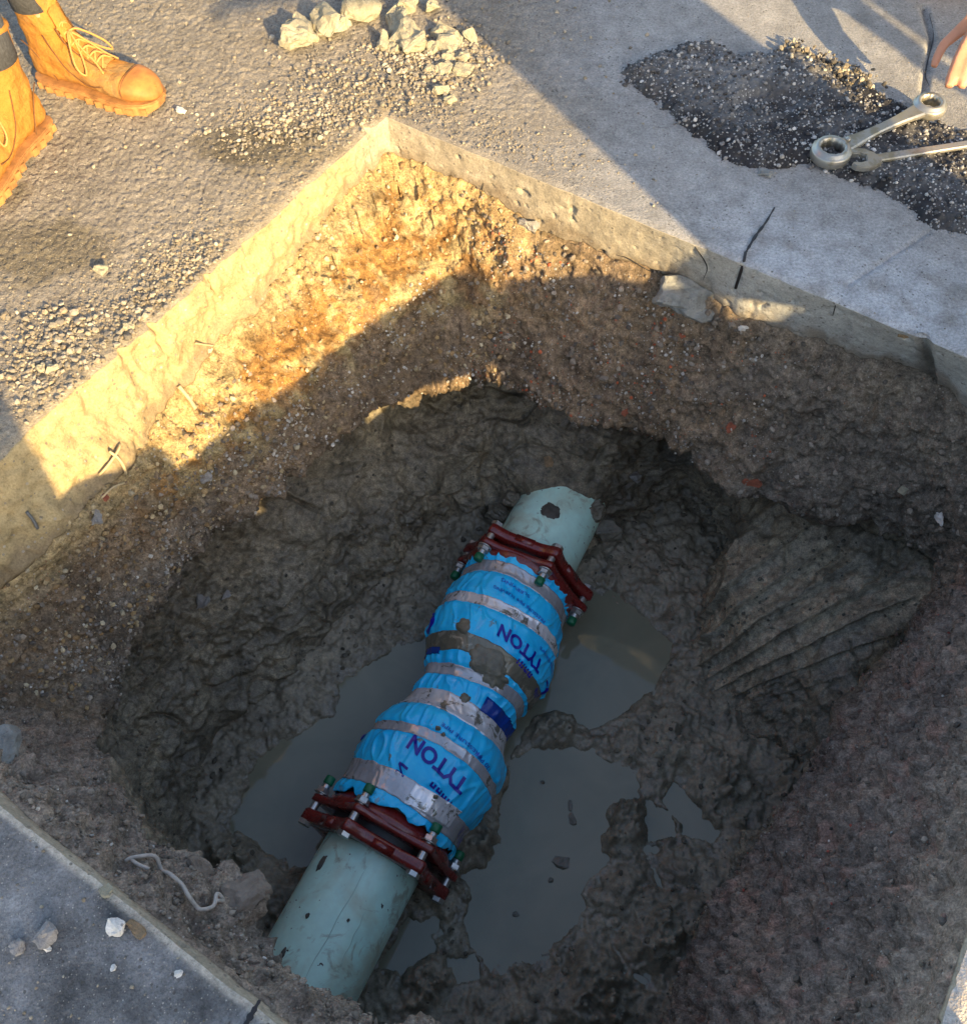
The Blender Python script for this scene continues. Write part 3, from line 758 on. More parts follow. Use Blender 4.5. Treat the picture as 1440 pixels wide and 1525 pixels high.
# --- sleeve
SK = np.array([(.185, .146), (.205, .152), (.235, .153), (.275, .157), (.315, .163), (.36, .165), (.40, .162), (.435, .150), (.465, .135), (.50, .125), (.53, .123), (.56, .127),
               (.585, .137), (.61, .152), (.645, .163), (.69, .165), (.74, .162), (.79, .155), (.83, .149), (.87, .146), (.905, .148)])
BANDS = [  # centre s, width, tilt, tilt phase, material, label
    (.254, .050, .010, -2.2, M_TAPE, 'widest grey tape band next to the near coupling'),
    (.365, .024, .012, 0.2, M_TAPE, 'narrow grey tape band above the lettering'),
    (.468, .052, .010, 0.6, M_TAPE_D, 'pale muddy tape band below the waist'),
    (.556, .026, .014, 1.0, M_TAPE, 'narrow tape band at the waist'),
    (.612, .040, .010, 0.3, M_MUDT, 'mud smeared tape band above the waist'),
    (.735, .030, .010, 0.9, M_TAPE_D, 'creased pale tape band on the far bulge'),
    (.835, .034, .010, 0.5, M_TAPE, 'grey tape band beside the far coupling')]
def band_s(b, th): return b[0] + b[2] * np.cos(th - b[3]) + .003 * np.sin(3 * th + b[3] * 5)
def sl_r(s, th):
    # loose film: rounded polygon rather than a true circle
    shp = s.shape; s = s.ravel(); th = th.ravel()
    r = np.interp(s, SK[:, 0], SK[:, 1])
    q = np.stack([s * 7, np.cos(th) * 2.4, np.sin(th) * 2.4], -1)
    r = r + .0048 * noise3(q + 3) + .0035 * np.abs(np.cos(2.5 * th + 5 * s)) - .002
    cinch = np.zeros_like(s)
    for b in BANDS: cinch = np.maximum(cinch, np.exp(-((s - band_s(b, th)) / (b[1] * .62)) ** 4))
    qf = np.stack([s * 9 + .8 * np.sin(th * 3), np.cos(th) * 3.4 + s * 6, np.sin(th) * 3.4], -1)
    fold = np.maximum(0, 1 - np.abs(noise3(qf)) * 5.0) ** 1.5
    qg = np.stack([s * 22, np.cos(th) * 15, np.sin(th) * 15], -1)
    r = r + (1 - cinch) * (.0035 + fold * .0050 + noise3(qg) * .0010 + noise3(q * 2.2 + 9) * .004) - .0022 * cinch + cinch * noise3(qg * 1.4) * .0009
    lo = np.maximum(0, -np.cos(th)); r = r + 0 * lo
    return r.reshape(shp)
def sleeve_patch(name, f0, f1, ns, nt, th0, th1, off, mat, parent, wrap=False, thick=False):
    a = np.linspace(0, 1, ns); th = np.linspace(th0, th1, nt, endpoint=not wrap)
    A_, T_ = np.meshgrid(a, th, indexing='ij')
    S_ = f0(T_) * (1 - A_) + f1(T_) * A_
    R_ = sl_r(S_, T_) + off
    V = pp_np(S_, T_, R_)
    if thick:
        V = np.concatenate([pp_np(S_[:1], T_[:1], R_[:1] - .004), V, pp_np(S_[-1:], T_[-1:], R_[-1:] - .004)]); ns += 2
    F = grid_faces(ns, nt, wrap)[:, ::-1]
    me = mesh_np(name, V.reshape(-1, 3), F)
    return rel(link(name, me, mat, parent))
def jag(th, amp, f, ph):
    q = np.stack([np.cos(th) * f, np.sin(th) * f, th * 0 + ph], -1).reshape(-1, 3)
    return (noise3(q).reshape(th.shape) + .5 * noise3(q * 2.7).reshape(th.shape)) * amp
slv = sleeve_patch('sleeve', lambda t: .196 + jag(t, .016, 3.2, 1) + .004, lambda t: .888 + jag(t, .014, 3, 5), 330, 300, 0, 2 * PI, 0.0, M_SLV, main, True, True)
slv['label'] = 'blue plastic sleeve wrapped round the joint'
for b in BANDS:
    o = sleeve_patch('tape_band', lambda t, b=b: band_s(b, t) - b[1] / 2 + jag(t, .0022, 5, b[0] * 50), lambda t, b=b: band_s(b, t) + b[1] / 2 + jag(t, .0022, 5, b[0] * 90), 12, 220, 0, 2 * PI, .0022, b[4], slv, True, True)
    o['label'] = b[5]
# loose tape end on the near bulge, deep blue under-layer at the waist, mud smear
o = sleeve_patch('tape_end', lambda t: .222 + .01 * t, lambda t: .272 + .003 * t, 12, 50, .18, .95, .0048, M_TAPE_D, slv, False, True); o['label'] = 'overlapping loose end of tape'
o = sleeve_patch('under_layer', lambda t: .497 + 0 * t, lambda t: .542 - .012 * np.cos(t - 1.3), 8, 60, .45, 2.1, .003, M_DKBLUE, slv, False, True); o['label'] = 'deep blue layer showing at the waist'
o = sleeve_patch('under_layer', lambda t: .585 + 0 * t, lambda t: .600 + 0 * t, 5, 30, -1.5, -.75, .004, M_DKBLUE, slv, False, True); o['label'] = 'dark blue sliver on the left of the waist'
def blob_patch(name, s0, th0, ws, wth, off, mat, parent, seed, n=40):
    """irregular dab of mud lying on the sleeve or the pipe"""
    V = []; F = []; rings = 9
    for k in range(rings):
        f = k / (rings - 1)
        for i in range(n):
            a = 2 * PI * i / n
            rr = 1 + .35 * float(noise3(np.array([[math.cos(a) * 1.6, math.sin(a) * 1.6, seed]]))[0]) + .2 * float(noise3(np.array([[math.cos(a) * 4, math.sin(a) * 4, seed + 3]]))[0])
            s_ = s0 + ws * f * rr * math.cos(a); t_ = th0 + wth * f * rr * math.sin(a)
            base = float(sl_r(np.array([s_]), np.array([t_]))[0]) + .003 if off is None else off
            h = .0045 * (1 - f ** 3) * (1 + .5 * float(noise3(np.array([[s_ * 90, t_ * 14, seed]]))[0]))
            V.append(pp(s_, t_, base + (h if f < 1 else -.002)))
    for k in range(rings - 1):
        for i in range(n): F.append((k * n + i, k * n + (i + 1) % n, (k + 1) * n + (i + 1) % n, (k + 1) * n + i))
    return rel(link(name, vf_mesh(name, V, F), mat, parent))
M_MUDL = simple('pale wet mud', (.165, .150, .105), .38, 0, 50, .003, .35)
blob_patch('mud_smear', .602, .18, .030, .40, None, M_MUDL, slv, 3)
blob_patch('mud_smear', .580, .42, .020, .25, None, M_MUDL, slv, 8)
for i, (a, b_, c_, d_) in enumerate(((.400, .02, .006, .04), (.393, .12, .005, .03), (.268, .50, .006, .035), (.655, -.35, .018, .12), (.505, .1, .012, .1))): blob_patch('mud_smear', a, b_, c_, d_, None, M_MUDL, slv, 20 + i, 20)
o = blob_patch('mud_patch', 1.072, .0, .026, .23, PIPE_R + .0005, M_MUD, main, 5); o['label'] = 'dark dried mud patch on the far pipe'
for i, (a, b_, c_, d_) in enumerate(((.045, -.70, .020, .07), (-.145, -.42, .015, .05), (-.06, -.35, .006, .04), (-.03, .35, .004, .03), (-.19, -.15, .008, .04), (-.21, .45, .014, .04), (-.235, .1, .01, .06))): blob_patch('mud_patch', a, b_, c_, d_, PIPE_R + .0003, M_MUD, main, 40 + i, 20)

def to_film(name, polys, s0, lat0, slope, mat, parent):
    """polys: bmesh in text space (x along reading direction, y up); laid upside down on the sleeve"""
    bm = polys
    bmesh.ops.triangulate(bm, faces=bm.faces[:])
    for _ in range(3):
        es = [e for e in bm.edges if e.calc_length() > .007]
        if es: bmesh.ops.subdivide_edges(bm, edges=es, cuts=1)
        bmesh.ops.triangulate(bm, faces=bm.faces[:])
    xs = np.array([v.co[:] for v in bm.verts])
    R0 = float(np.interp(s0, SK[:, 0], SK[:, 1]))
    th = math.asin(max(-1, min(1, lat0 / R0))) - xs[:, 0] / R0
    s_ = s0 - xs[:, 1] + slope * xs[:, 0]
    r_ = sl_r(s_, th) + .0022
    Q = pp_np(s_, th, r_)
    for v, q in zip(bm.verts, Q): v.co = Vector(q)
    return rel(link(name, bm_mesh(name, bm, False), mat, parent))
def text_bm(body, h, width, bold=.0):
    cu = bpy.data.curves.new('lettering', 'FONT'); cu.body = body; cu.size = 1.0; cu.offset = bold; cu.resolution_u = 4
    ob = bpy.data.objects.new('lettering', cu); COL.objects.link(ob)
    bpy.context.view_layer.update()
    me = ob.to_mesh(); bm = bmesh.new(); bm.from_mesh(me); ob.to_mesh_clear()
    bpy.data.objects.remove(ob); bpy.data.curves.remove(cu)
    xs = [v.co.x for v in bm.verts]; ys = [v.co.y for v in bm.verts]; x0, x1, y0, y1 = min(xs), max(xs), min(ys), max(ys)
    for v in bm.verts: v.co.x = ((v.co.x - x0) / (x1 - x0) - .5) * width; v.co.y = ((v.co.y - y0) / (y1 - y0) - .5) * h; v.co.z = 0
    return bm
def poly_bm(polys):
    bm = bmesh.new()
    for p in polys: bm.faces.new([bm.verts.new((x, y, 0)) for x, y in p])
    return bm
def arcband(cx, cy, r0, r1, a0, a1, n=14, taper=.0):
    out = []
    for i in range(n):
        t0, t1 = a0 + (a1 - a0) * i / n, a0 + (a1 - a0) * (i + 1) / n
        w0 = 1 - taper * i / n; w1 = 1 - taper * (i + 1) / n
        m = (r0 + r1) / 2; h = (r1 - r0) / 2
        out.append([(cx + (m - h * w0) * math.cos(t0), cy + (m - h * w0) * math.sin(t0)), (cx + (m + h * w0) * math.cos(t0), cy + (m + h * w0) * math.sin(t0)),
                    (cx + (m + h * w1) * math.cos(t1), cy + (m + h * w1) * math.sin(t1)), (cx + (m - h * w1) * math.cos(t1), cy + (m - h * w1) * math.sin(t1))])
    return out
def letters(body, h, width, s0, lat0, slope, mat, bold=.0):
    to_film('lettering', text_bm(body, h, width, bold), s0, lat0, slope, mat, slv)
letters('TYTON', .037, .160, .332, .045, .20, M_INK, .034)
letters('TYTON', .034, .140, .672, .090, .12, M_INK, .034)
# tops of a second line that the tape hides
def stubs(s0, lat0, slope, n, w, h):
    ps = []
    for i in range(n):
        x = (i - n / 2) * w; ps.append([(x, -h / 2), (x + w * .55, -h / 2), (x + w * .55, h / 2), (x, h / 2)])
        if i % 2: ps.append([(x - w * .45, h * .1), (x + .0, h * .1), (x, h / 2), (x - w * .45, h / 2)])
    to_film('lettering', poly_bm(ps), s0, lat0, slope, M_INK, slv)
stubs(.280, .080, .20, 8, .0085, .010); stubs(.637, .110, .12, 7, .0085, .012)
to_film('lettering', poly_bm([[(-.012, -.009), (.012, -.009), (.012, -.003), (-.012, -.003)], [(.006, -.003), (.012, -.003), (-.004, .010), (-.010, .010)], [(-.012, .008), (.010, .008), (.010, .013), (-.012, .013)]]), .286, -.016, .20, M_INK, slv)
# round swoosh mark, three times, and the boxed mark on the left
for s0, lat0 in ((.640, .158), (.662, -.150)):
    to_film('printed_mark', poly_bm(arcband(0, 0, .012, .029, .4, 3.9, 16, .35) + arcband(.002, -.002, .018, .025, 3.9, 5.0, 6, .3)), s0, lat0, 0, M_INK, slv)
to_film('printed_mark', poly_bm([[(-.012, -.013), (-.004, -.013), (-.004, .013), (-.012, .013)], [(-.004, .007), (.012, .007), (.012, .013), (-.004, .013)], [(-.004, -.013), (.012, -.013), (.012, -.007), (-.004, -.007)], [(-.004, -.003), (.010, -.003), (.010, .003), (-.004, .003)]]), .345, -.162, 0, M_INK, slv)
letters('PRESSURE PIPE', .0090, .115, .405, .060, .15, M_INK2, .01)
letters('130 PIPE', .0090, .060, .392, .118, .15, M_INK2, .01)
letters('PRESSURE PIPE SLEEVING', .0085, .150, .775, .045, .1, M_INK2, .01)
letters('PRESSURE PIPE', .0085, .100, .700, .150, .1, M_INK2, .01)
letters('SLEEVING', .0085, .080, .805, .02, .1, M_INK2, .01)
to_film('lettering', text_bm('TYTON', .026, .08, .02), .262 - .018, .158, .2, M_INK, slv)

# ------------------------------------------------------------------ stones, rubble, bits
from mathutils.bvhtree import BVHTree
_soil = bpy.data.objects['soil_wall']; _pave = bpy.data.objects['pavement']; _mud = bpy.data.objects['mud_floor']; _slab = bpy.data.objects['slab_edge']
def _bvh(*obs):
    V = []; F = []
    for o in obs:
        me = o.data; n = len(me.vertices); co = np.empty(n * 3, np.float32); me.vertices.foreach_get('co', co)
        b = len(V); V.extend(co.reshape(-1, 3).tolist()); fi = np.empty(len(me.loops), np.int32); me.loops.foreach_get('vertex_index', fi)
        F.extend((fi.reshape(-1, 4) + b).tolist())
    return BVHTree.FromPolygons(V, F)
BV = _bvh(_soil, _pave, _mud, _slab)
CAMP = Vector((0, 0, CAM_H))
def seen_at(px, py):
    """surface point and normal that the photograph shows at px, py"""
    d = (P(px, py, 0) - CAMP).normalized()
    h = BV.ray_cast(CAMP, d)
    if h[0] is None: return P(px, py, 0), Vector((0, 0, 1))
    n = h[1] if h[1].dot(d) < 0 else -h[1]
    return h[0], n
def chunk_mesh(name, sx, sy, sz, seed, npt=26, rough=.06, sub=2, boxy=.72):
    rs = np.random.default_rng(seed); bm = bmesh.new()
    pts = rs.normal(size=(npt, 3)); pts /= np.linalg.norm(pts, axis=1)[:, None]; pts = np.sign(pts) * np.abs(pts) ** boxy
    for p in pts: bm.verts.new((p[0] * sx / 2, p[1] * sy / 2, p[2] * sz / 2 * (1 if p[2] > 0 else .8)))
    r = bmesh.ops.convex_hull(bm, input=bm.verts[:]); bmesh.ops.delete(bm, geom=[g for g in r['geom_interior'] if isinstance(g, bmesh.types.BMVert)], context='VERTS')
    bmesh.ops.triangulate(bm, faces=bm.faces[:])
    if sub:
        bmesh.ops.subdivide_edges(bm, edges=bm.edges[:], cuts=sub, use_grid_fill=True)
        bmesh.ops.triangulate(bm, faces=bm.faces[:])
        co = np.array([v.co[:] for v in bm.verts]); m = max(sx, sy, sz)
        d = fbm(co / m + seed, 3.2, 3, .6, 1) * rough * m; nr = [v.normal.copy() for v in bm.verts]; bm.normal_update()
        for v, dd in zip(bm.verts, d): v.co += v.normal * float(dd)
    return bm_mesh(name, bm, False)
def mat_rock(name, c, v=.25):
    t = NT(name); n = t.noise(45, 6, .7); n2 = t.noise(260, 3)
    cc = t.mix(1., c, t.ramp(n, [(.3, 1 - v), (.7, 1 + v)]), 'MULTIPLY')
    vc = t.n('ShaderNodeSeparateColor'); t.l(t.voro(150, out='Color'), vc.inputs[0])
    sp = t.math('MULTIPLY', t.math('LESS_THAN', t.voro(150), .3), t.math('GREATER_THAN', vc.outputs[0], .75))
    cc = t.mix(t.math('MULTIPLY', sp, .6), cc, (.13, .12, .105))
    return t.fin(cc, .9, t.bump(t.math('ADD', n, n2), .0025, 1.), 0, .25)
MR_PALE = mat_rock('pale broken concrete', (.30, .275, .195)); MR_GREY = mat_rock('grey stone', (.26, .25, .235)); MR_DUST = mat_rock('grey dusty concrete', (.215, .22, .205), .35)
MR_BRICK = mat_rock('brick fragment', (.26, .085, .048)); MR_WHITE = mat_rock('white stone', (.62, .60, .55)); MR_BROWN = mat_rock('brown stone', (.24, .17, .10))
def rock(name, px, py, wpx, hpx, mat, label, cat, group, seed, tall=.7, rz=None, sink=.12):
    p, n = seen_at(px, py + hpx * .25)
    dep = (p - CAMP).length; k = dep / FPX
    sx = wpx * k; sy = hpx * k * 1.05; sz = max(min(sx, sy) * tall, .003)
    me = chunk_mesh(name, sx * 1.2, sy * 1.2, sz * 1.1, seed, 15, .09, 3, .6)
    o = link(name, me, mat); q = n.to_track_quat('Z', 'Y')
    o.rotation_euler = (q.to_matrix() @ Matrix.Rotation(rz if rz is not None else 0.0, 3, 'Z')).to_euler()
    o.location = p + n * (sz * (.5 - sink)); meta(o, label, cat, group); return o
G1 = 'broken concrete chunks beyond the corner of the pit'
RK = [(448, 50, 38, 48, .8, 'upright pale concrete chunk, leftmost of the rubble beyond the pit corner'),
      (499, 32, 48, 38, .8, 'craggy pale chunk touching the large rounded one, second from left in the rubble'),
      (538, 20, 42, 40, .8, 'large rounded pale chunk leaning on the craggy one in the rubble'),
      (603, 6, 38, 24, .7, 'pale chunk cut by the top edge of the photo above the rubble heap'),
      (642, 12, 18, 17, .8, 'small round stone at the top, right of the chunk cut by the edge'),
      (590, 28, 56, 26, .5, 'long flat slab-like chunk with a shaded hollow face in the rubble'),
      (602, 51, 40, 32, .8, 'blocky chunk in front of the long flat one in the rubble heap'),
      (572, 60, 20, 22, .8, 'small knobbly stone left of the blocky chunk in the rubble heap'),
      (586, 69, 22, 14, .6, 'low flat stone under the left corner of the blocky chunk'),
      (622, 66, 34, 32, .7, 'rough pitted chunk right of the blocky one in the rubble heap'),
      (668, 50, 44, 22, .6, 'flat topped chunk on the right side of the rubble heap'),
      (669, 63, 32, 20, .7, 'squat chunk directly below the flat topped one on the right'),
      (645, 68, 16, 18, .7, 'grey stone wedged left of the squat chunk'),
      (700, 54, 18, 18, .8, 'round speckled stone, rightmost of the rubble'),
      (667, 84, 17, 14, .7, 'small white-faced stone below the squat chunk'),
      (688, 82, 22, 16, .6, 'flat buff stone right of the small white-faced one'),
      (663, 101, 16, 22, .8, 'upright buff stone at the lower end of the rubble'),
      (642, 102, 15, 13, .6, 'small low stone left of the upright buff stone'),
      (690, 103, 24, 18, .6, 'crumbly pale stone right of the upright buff stone'),
      (656, 136, 20, 16, .8, 'lone pale stone casting a long shadow near the joint off the pit corner'),
      (669, 146, 15, 13, .6, 'smaller stone touching the lone pale stone near the joint')]
for i, (x, y, w, h, tl, lb) in enumerate(RK): rock('concrete_chunk', x, y, w, h, MR_PALE, lb, 'rubble', G1, 100 + i, tl, .15 * (i % 5) - .3)
rock('stone', 270, 165, 13, 10, MR_WHITE, 'white pebble just in front of the boot toe', 'stone', None, 31, .8)
rock('stone', 151, 403, 15, 13, MR_PALE, 'buff pebble with a long shadow on the asphalt left of the pit', 'stone', None, 32, 1.0)
rock('stone', 77, 549, 17, 14, MR_PALE, 'pale stone among loose fines near the left border', 'stone', None, 33, .8)
rock('stone', 62, 548, 12, 11, MR_PALE, 'small yellowish stone at the far left beside the loose fines', 'stone', None, 34, .8)
rock('stone', 192, 484, 14, 10, MR_PALE, 'flat stone in the gravel band nearer the slab edge', 'stone', None, 35, .8)
rock('stone', 303, 893, 20, 18, MR_GREY, 'square grey stone stuck in the left clay wall', 'stone', None, 36, .7, .6, .3)
rock('stone', 335, 883, 15, 11, MR_GREY, 'flat grey stone right of the square one in the left clay wall', 'stone', None, 37, .6, 0, .3)
rock('stone', 70, 1390, 26, 20, MR_GREY, 'pointed grey stone on the lower left slab', 'stone', None, 38, .7)
rock('stone', 174, 1376, 20, 20, MR_WHITE, 'whitish stone on the lower left slab beside a flat brown one', 'stone', None, 39, .7)
rock('stone', 203, 1380, 26, 14, MR_BROWN, 'flat brown stone right of the whitish one on the lower left slab', 'stone', None, 40, .35)
rock('stone', 28, 1408, 16, 14, MR_GREY, 'small grey stone nearest the lower left border on the slab', 'stone', None, 41, .7)
rock('stone', 159, 1326, 15, 14, MR_PALE, 'buff stone by the edge line of the lower left slab', 'stone', None, 42, .7)
rock('stone', 72, 1410, 10, 8, MR_WHITE, 'tiny white stone below the pointed grey one', 'stone', None, 43, .7)
rock('stone', 267, 1449, 10, 8, MR_WHITE, 'white chip alone on the lower left slab nearer the bottom', 'stone', None, 44, .7)
rock('stone', 170, 1441, 8, 6, MR_WHITE, 'small white chip on the slab left of the lone chip', 'stone', None, 45, .7)
rock('stone', 1230, 245, 18, 9, MR_WHITE, 'rounded white stone at the lower rim of the asphalt patch', 'stone', None, 46, .6) if False else None
rock('stone', 1140, 257, 18, 10, MR_DUST, 'rounded pale stone at the lower rim of the asphalt patch', 'stone', None, 46, .6)
rock('stone', 1163, 243, 14, 8, MR_DUST, 'pale chip right of the rounded stone under the asphalt patch', 'stone', None, 47, .6)
rock('brick_fragment', 1087, 636, 16, 10, MR_BRICK, 'largest bright orange brick bit in the far soil wall', 'brick', None, 48, .5, .5, .25)
rock('brick_fragment', 931, 612, 13, 8, MR_BRICK, 'orange brick bit at the lip above the cavity', 'brick', None, 49, .5, .2, .25)
rock('brick_fragment', 1121, 716, 24, 10, MR_BRICK, 'wide dull brick piece under the lip right of the cavity', 'brick', None, 50, .5, 0, .35)
rock('brick_fragment', 157, 738, 12, 8, MR_BRICK, 'small red chip where the left slab face ends in shade', 'brick', None, 51, .6, 0, .25)
rock('brick_fragment', 1016, 497, 9, 7, MR_BRICK, 'tiny orange chip below the detached concrete wedge', 'brick', None, 53, .6, 0, .25)
rock('shell_fragment', 1402, 767, 20, 13, MR_WHITE, 'curved white shell-like chip in the right soil wall', 'shell', None, 52, .5, .3, .2)
rock('stone', 945, 705, 14, 19, MR_GREY, 'pointed grey stone in the dark cavity under the lip', 'stone', None, 54, .6, .4, .3)
rock('stone', 817, 684, 12, 14, MR_BROWN, 'brownish stone in the clay beyond the far pipe', 'stone', None, 55, .6, .4, .3)
rock('stone', 1345, 728, 14, 10, MR_PALE, 'buff stone in the right soil wall above the white chip', 'stone', None, 56, .6, .4, .3)
rock('stone', 1345, 498, 0 + 12, 8, MR_BROWN, 'rusty stone embedded in the right slab face', 'stone', None, 57, .4, .4, .4)
rock('stone', 1107, 486, 14, 10, MR_WHITE, 'pale pebble right of the detached concrete wedge', 'stone', None, 58, .6, .4, .3)
rock('stone', 788, 327, 30, 20, MR_GREY, 'dark stone wedged under the far slab edge near the corner', 'stone', None, 59, .6, .4, .3)
rock('stone', 306, 705, 16, 14, MR_GREY, 'pale stone at the shadow line in the left soil wall', 'stone', None, 60, .6, .4, .3)
rock('stone', 140, 766, 22, 16, MR_GREY, 'grey lump below the shaded end of the left slab face', 'stone', None, 61, .6, .4, .3)

# the detached wedge of slab under the far edge, and loose slab bits
p, n = seen_at(1022, 446)
me = chunk_mesh('concrete_wedge', .145, .075, .05, 5, 22, .10, 5, .36)
o = link('concrete_wedge', me, MR_DUST); o.location = p + Vector((0, -.012, .004)); o.rotation_euler = (.55, .12, -.55)
meta(o, 'grey pitted wedge of concrete hanging loose under the far slab edge', 'rubble')
p, n = seen_at(12, 1118)
me = chunk_mesh('concrete_lump', .075, .085, .05, 15, 40, .05, 3); o = link('concrete_lump', me, MR_DUST); o.location = p + Vector((-.02, 0, .0))
meta(o, 'pale rounded concrete lump at the left border above the shelf of soil', 'rubble')
p, n = seen_at(372, 1345)
for k, (x, y, w, h) in enumerate(((300, 1290, 40, 24), (362, 1318, 60, 50))):
    rock('soil_clod', x, y, w, h, simple('soil clod %d' % k, (.17, .14, .11), .9, 0, 50, .004, .4), ('broad crumbling clod overhanging the pipe end', 'smaller clod left of the overhanging one on the near shelf')[1 - k], 'clod', None, 70 + k, .5, .4, .45)

for k, (x, y, z, a, b, c) in enumerate(((884, 762, -.862, .060, .055, .07), (762, 744, -.868, .055, .04, .06), (905, 790, -.93, .09, .07, .08), (745, 765, -.93, .08, .06, .07), (852, 738, -.835, .035, .025, .03))):
    o = link('clay_clod', chunk_mesh('clay_clod', a, b, c, 500 + k, 40, .10, 3, .8), bpy.data.objects['mud_floor'].data.materials[0]); o.location = P(x, y, z)
    cl_ = o.data.color_attributes.new('tint', 'FLOAT_COLOR', 'POINT'); cl_.data.foreach_set('color', np.tile(np.array([.13, .115, .085, 1.], np.float32), len(o.data.vertices)))
    meta(o, ('clay clod pressed against the upper right of the far pipe end', 'clay clod at the upper left of the far pipe end', 'large clay lump low on the right of the far pipe end', 'clay lump low on the left of the far pipe end', 'small clod on top of the far pipe end')[k], 'clod')
# gravel and grit, too many to count
def ico():
    bm = bmesh.new(); bmesh.ops.create_icosphere(bm, subdivisions=1, radius=.5)
    v = np.array([x.co[:] for x in bm.verts]); f = np.array([[q.index for q in x.verts] for x in bm.faces]); bm.free(); return v, f
IV, IF = ico()
def scatter(name, pos, nrm, size, colr, label, mat, flat=.65, seed=1):
    rs = np.random.default_rng(seed); n = len(pos); k = len(IV)
    ax = rs.normal(size=(n, 3)); ax /= np.linalg.norm(ax, axis=1)[:, None]; an = rs.uniform(0, PI, n)
    K = np.zeros((n, 3, 3)); K[:, 0, 1] = -ax[:, 2]; K[:, 0, 2] = ax[:, 1]; K[:, 1, 0] = ax[:, 2]; K[:, 1, 2] = -ax[:, 0]; K[:, 2, 0] = -ax[:, 1]; K[:, 2, 1] = ax[:, 0]
    R = np.eye(3)[None] + np.sin(an)[:, None, None] * K + (1 - np.cos(an))[:, None, None] * (K @ K)
    sc = rs.uniform(.6, 1.25, (n, 1, 3)) * size[:, None, None]
    jit = 1 + rs.uniform(-.28, .28, (n, k, 1))
    V = np.einsum('nij,nkj->nki', R, IV[None] * jit * sc)
    d = np.einsum('nki,ni->nk', V, nrm); V = V - (1 - flat) * d[..., None] * nrm[:, None, :]
    V = V + (pos + nrm * size[:, None] * .22)[:, None, :]
    F = (IF[None] + (np.arange(n) * k)[:, None, None]).reshape(-1, 3)
    C_ = np.repeat(colr, k, axis=0)
    me = mesh_np(name, V.reshape(-1, 3), F, C_, False); o = link(name, me, mat)
    meta(o, kind='stuff'); o['label'] = label; return o
_t = NT('grit'); _n = _t.noise(400, 3); M_GRIT = _t.fin(_t.mix(1., _t.attr(), _t.ramp(_n, [(.3, .75), (.7, 1.2)]), 'MULTIPLY'), .88, None, 0, .25)
def palette(rs, n, cols, v=.15):
    c = np.array(cols)[rs.integers(0, len(cols), n)]; return np.clip(c * (1 + rs.normal(size=(n, 1)) * v), .01, 1)

def ground_gravel():
    rs = np.random.default_rng(5); pts = []; sz = []
    def band(p0, p1, wd, n, smin, smax):
        a = np.array(P(*p0)[:2]); b = np.array(P(*p1)[:2]); t = rs.uniform(0, 1, n)[:, None]
        q = a * (1 - t) + b * t + rs.normal(size=(n, 2)) * wd; pts.append(q); sz.append(smin + (smax - smin) * rs.uniform(0, 1, n) ** 2.6)
    band((300, 380), (40, 600), .035, 1150, .0025, .014)
    band((350, 330), (120, 470), .06, 600, .002, .007)
    band((520, 175), (340, 200), .045, 1000, .0025, .013)
    band((620, 120), (450, 130), .08, 900, .0025, .013)
    band((700, 60), (640, 130), .045, 1100, .0025, .016)
    band((560, 60), (660, 90), .04, 500, .0025, .014)
    band((260, 165), (560, 150), .04, 700, .002, .008)
    band((600, 150), (900, 260), .035, 700, .002, .0065)
    band((80, 480), (30, 560), .04, 600, .003, .015)
    band((215, 395), (290, 370), .025, 300, .002, .009)
    n = 3000; q = np.stack([rs.uniform(-1.3, .4, n), rs.uniform(.8, 2.5, n)], -1); pts.append(q); sz.append(.002 + .009 * rs.uniform(0, 1, n) ** 5)
    n = 900; q = np.stack([rs.uniform(.3, 1.3, n), rs.uniform(1.2, 2.5, n)], -1); pts.append(q); sz.append(.0012 + .003 * rs.uniform(0, 1, n) ** 4)
    n = 700; q = np.stack([rs.uniform(-.75, -.1, n), rs.uniform(.0, .5, n)], -1); pts.append(q); sz.append(.0015 + .004 * rs.uniform(0, 1, n) ** 3)
    q = np.concatenate(pts); s = np.concatenate(sz)
    d = q - A0; u = d @ UU; v = d @ VV; ok = ~((u > -.004) & (u < LU + .004) & (v > -.004) & (v < LV + .004)); q = q[ok]; s = s[ok]
    pos = np.concatenate([q, np.zeros((len(q), 1))], 1); nr = np.tile([0, 0, 1.], (len(q), 1))
    scatter('gravel', pos, nr, s, palette(rs, len(q), [(.27, .24, .18), (.21, .185, .145), (.34, .30, .23), (.16, .145, .12), (.25, .205, .14)]), 'loose gravel and grit scattered over the pavement', M_GRIT, .75, 2)
ground_gravel()

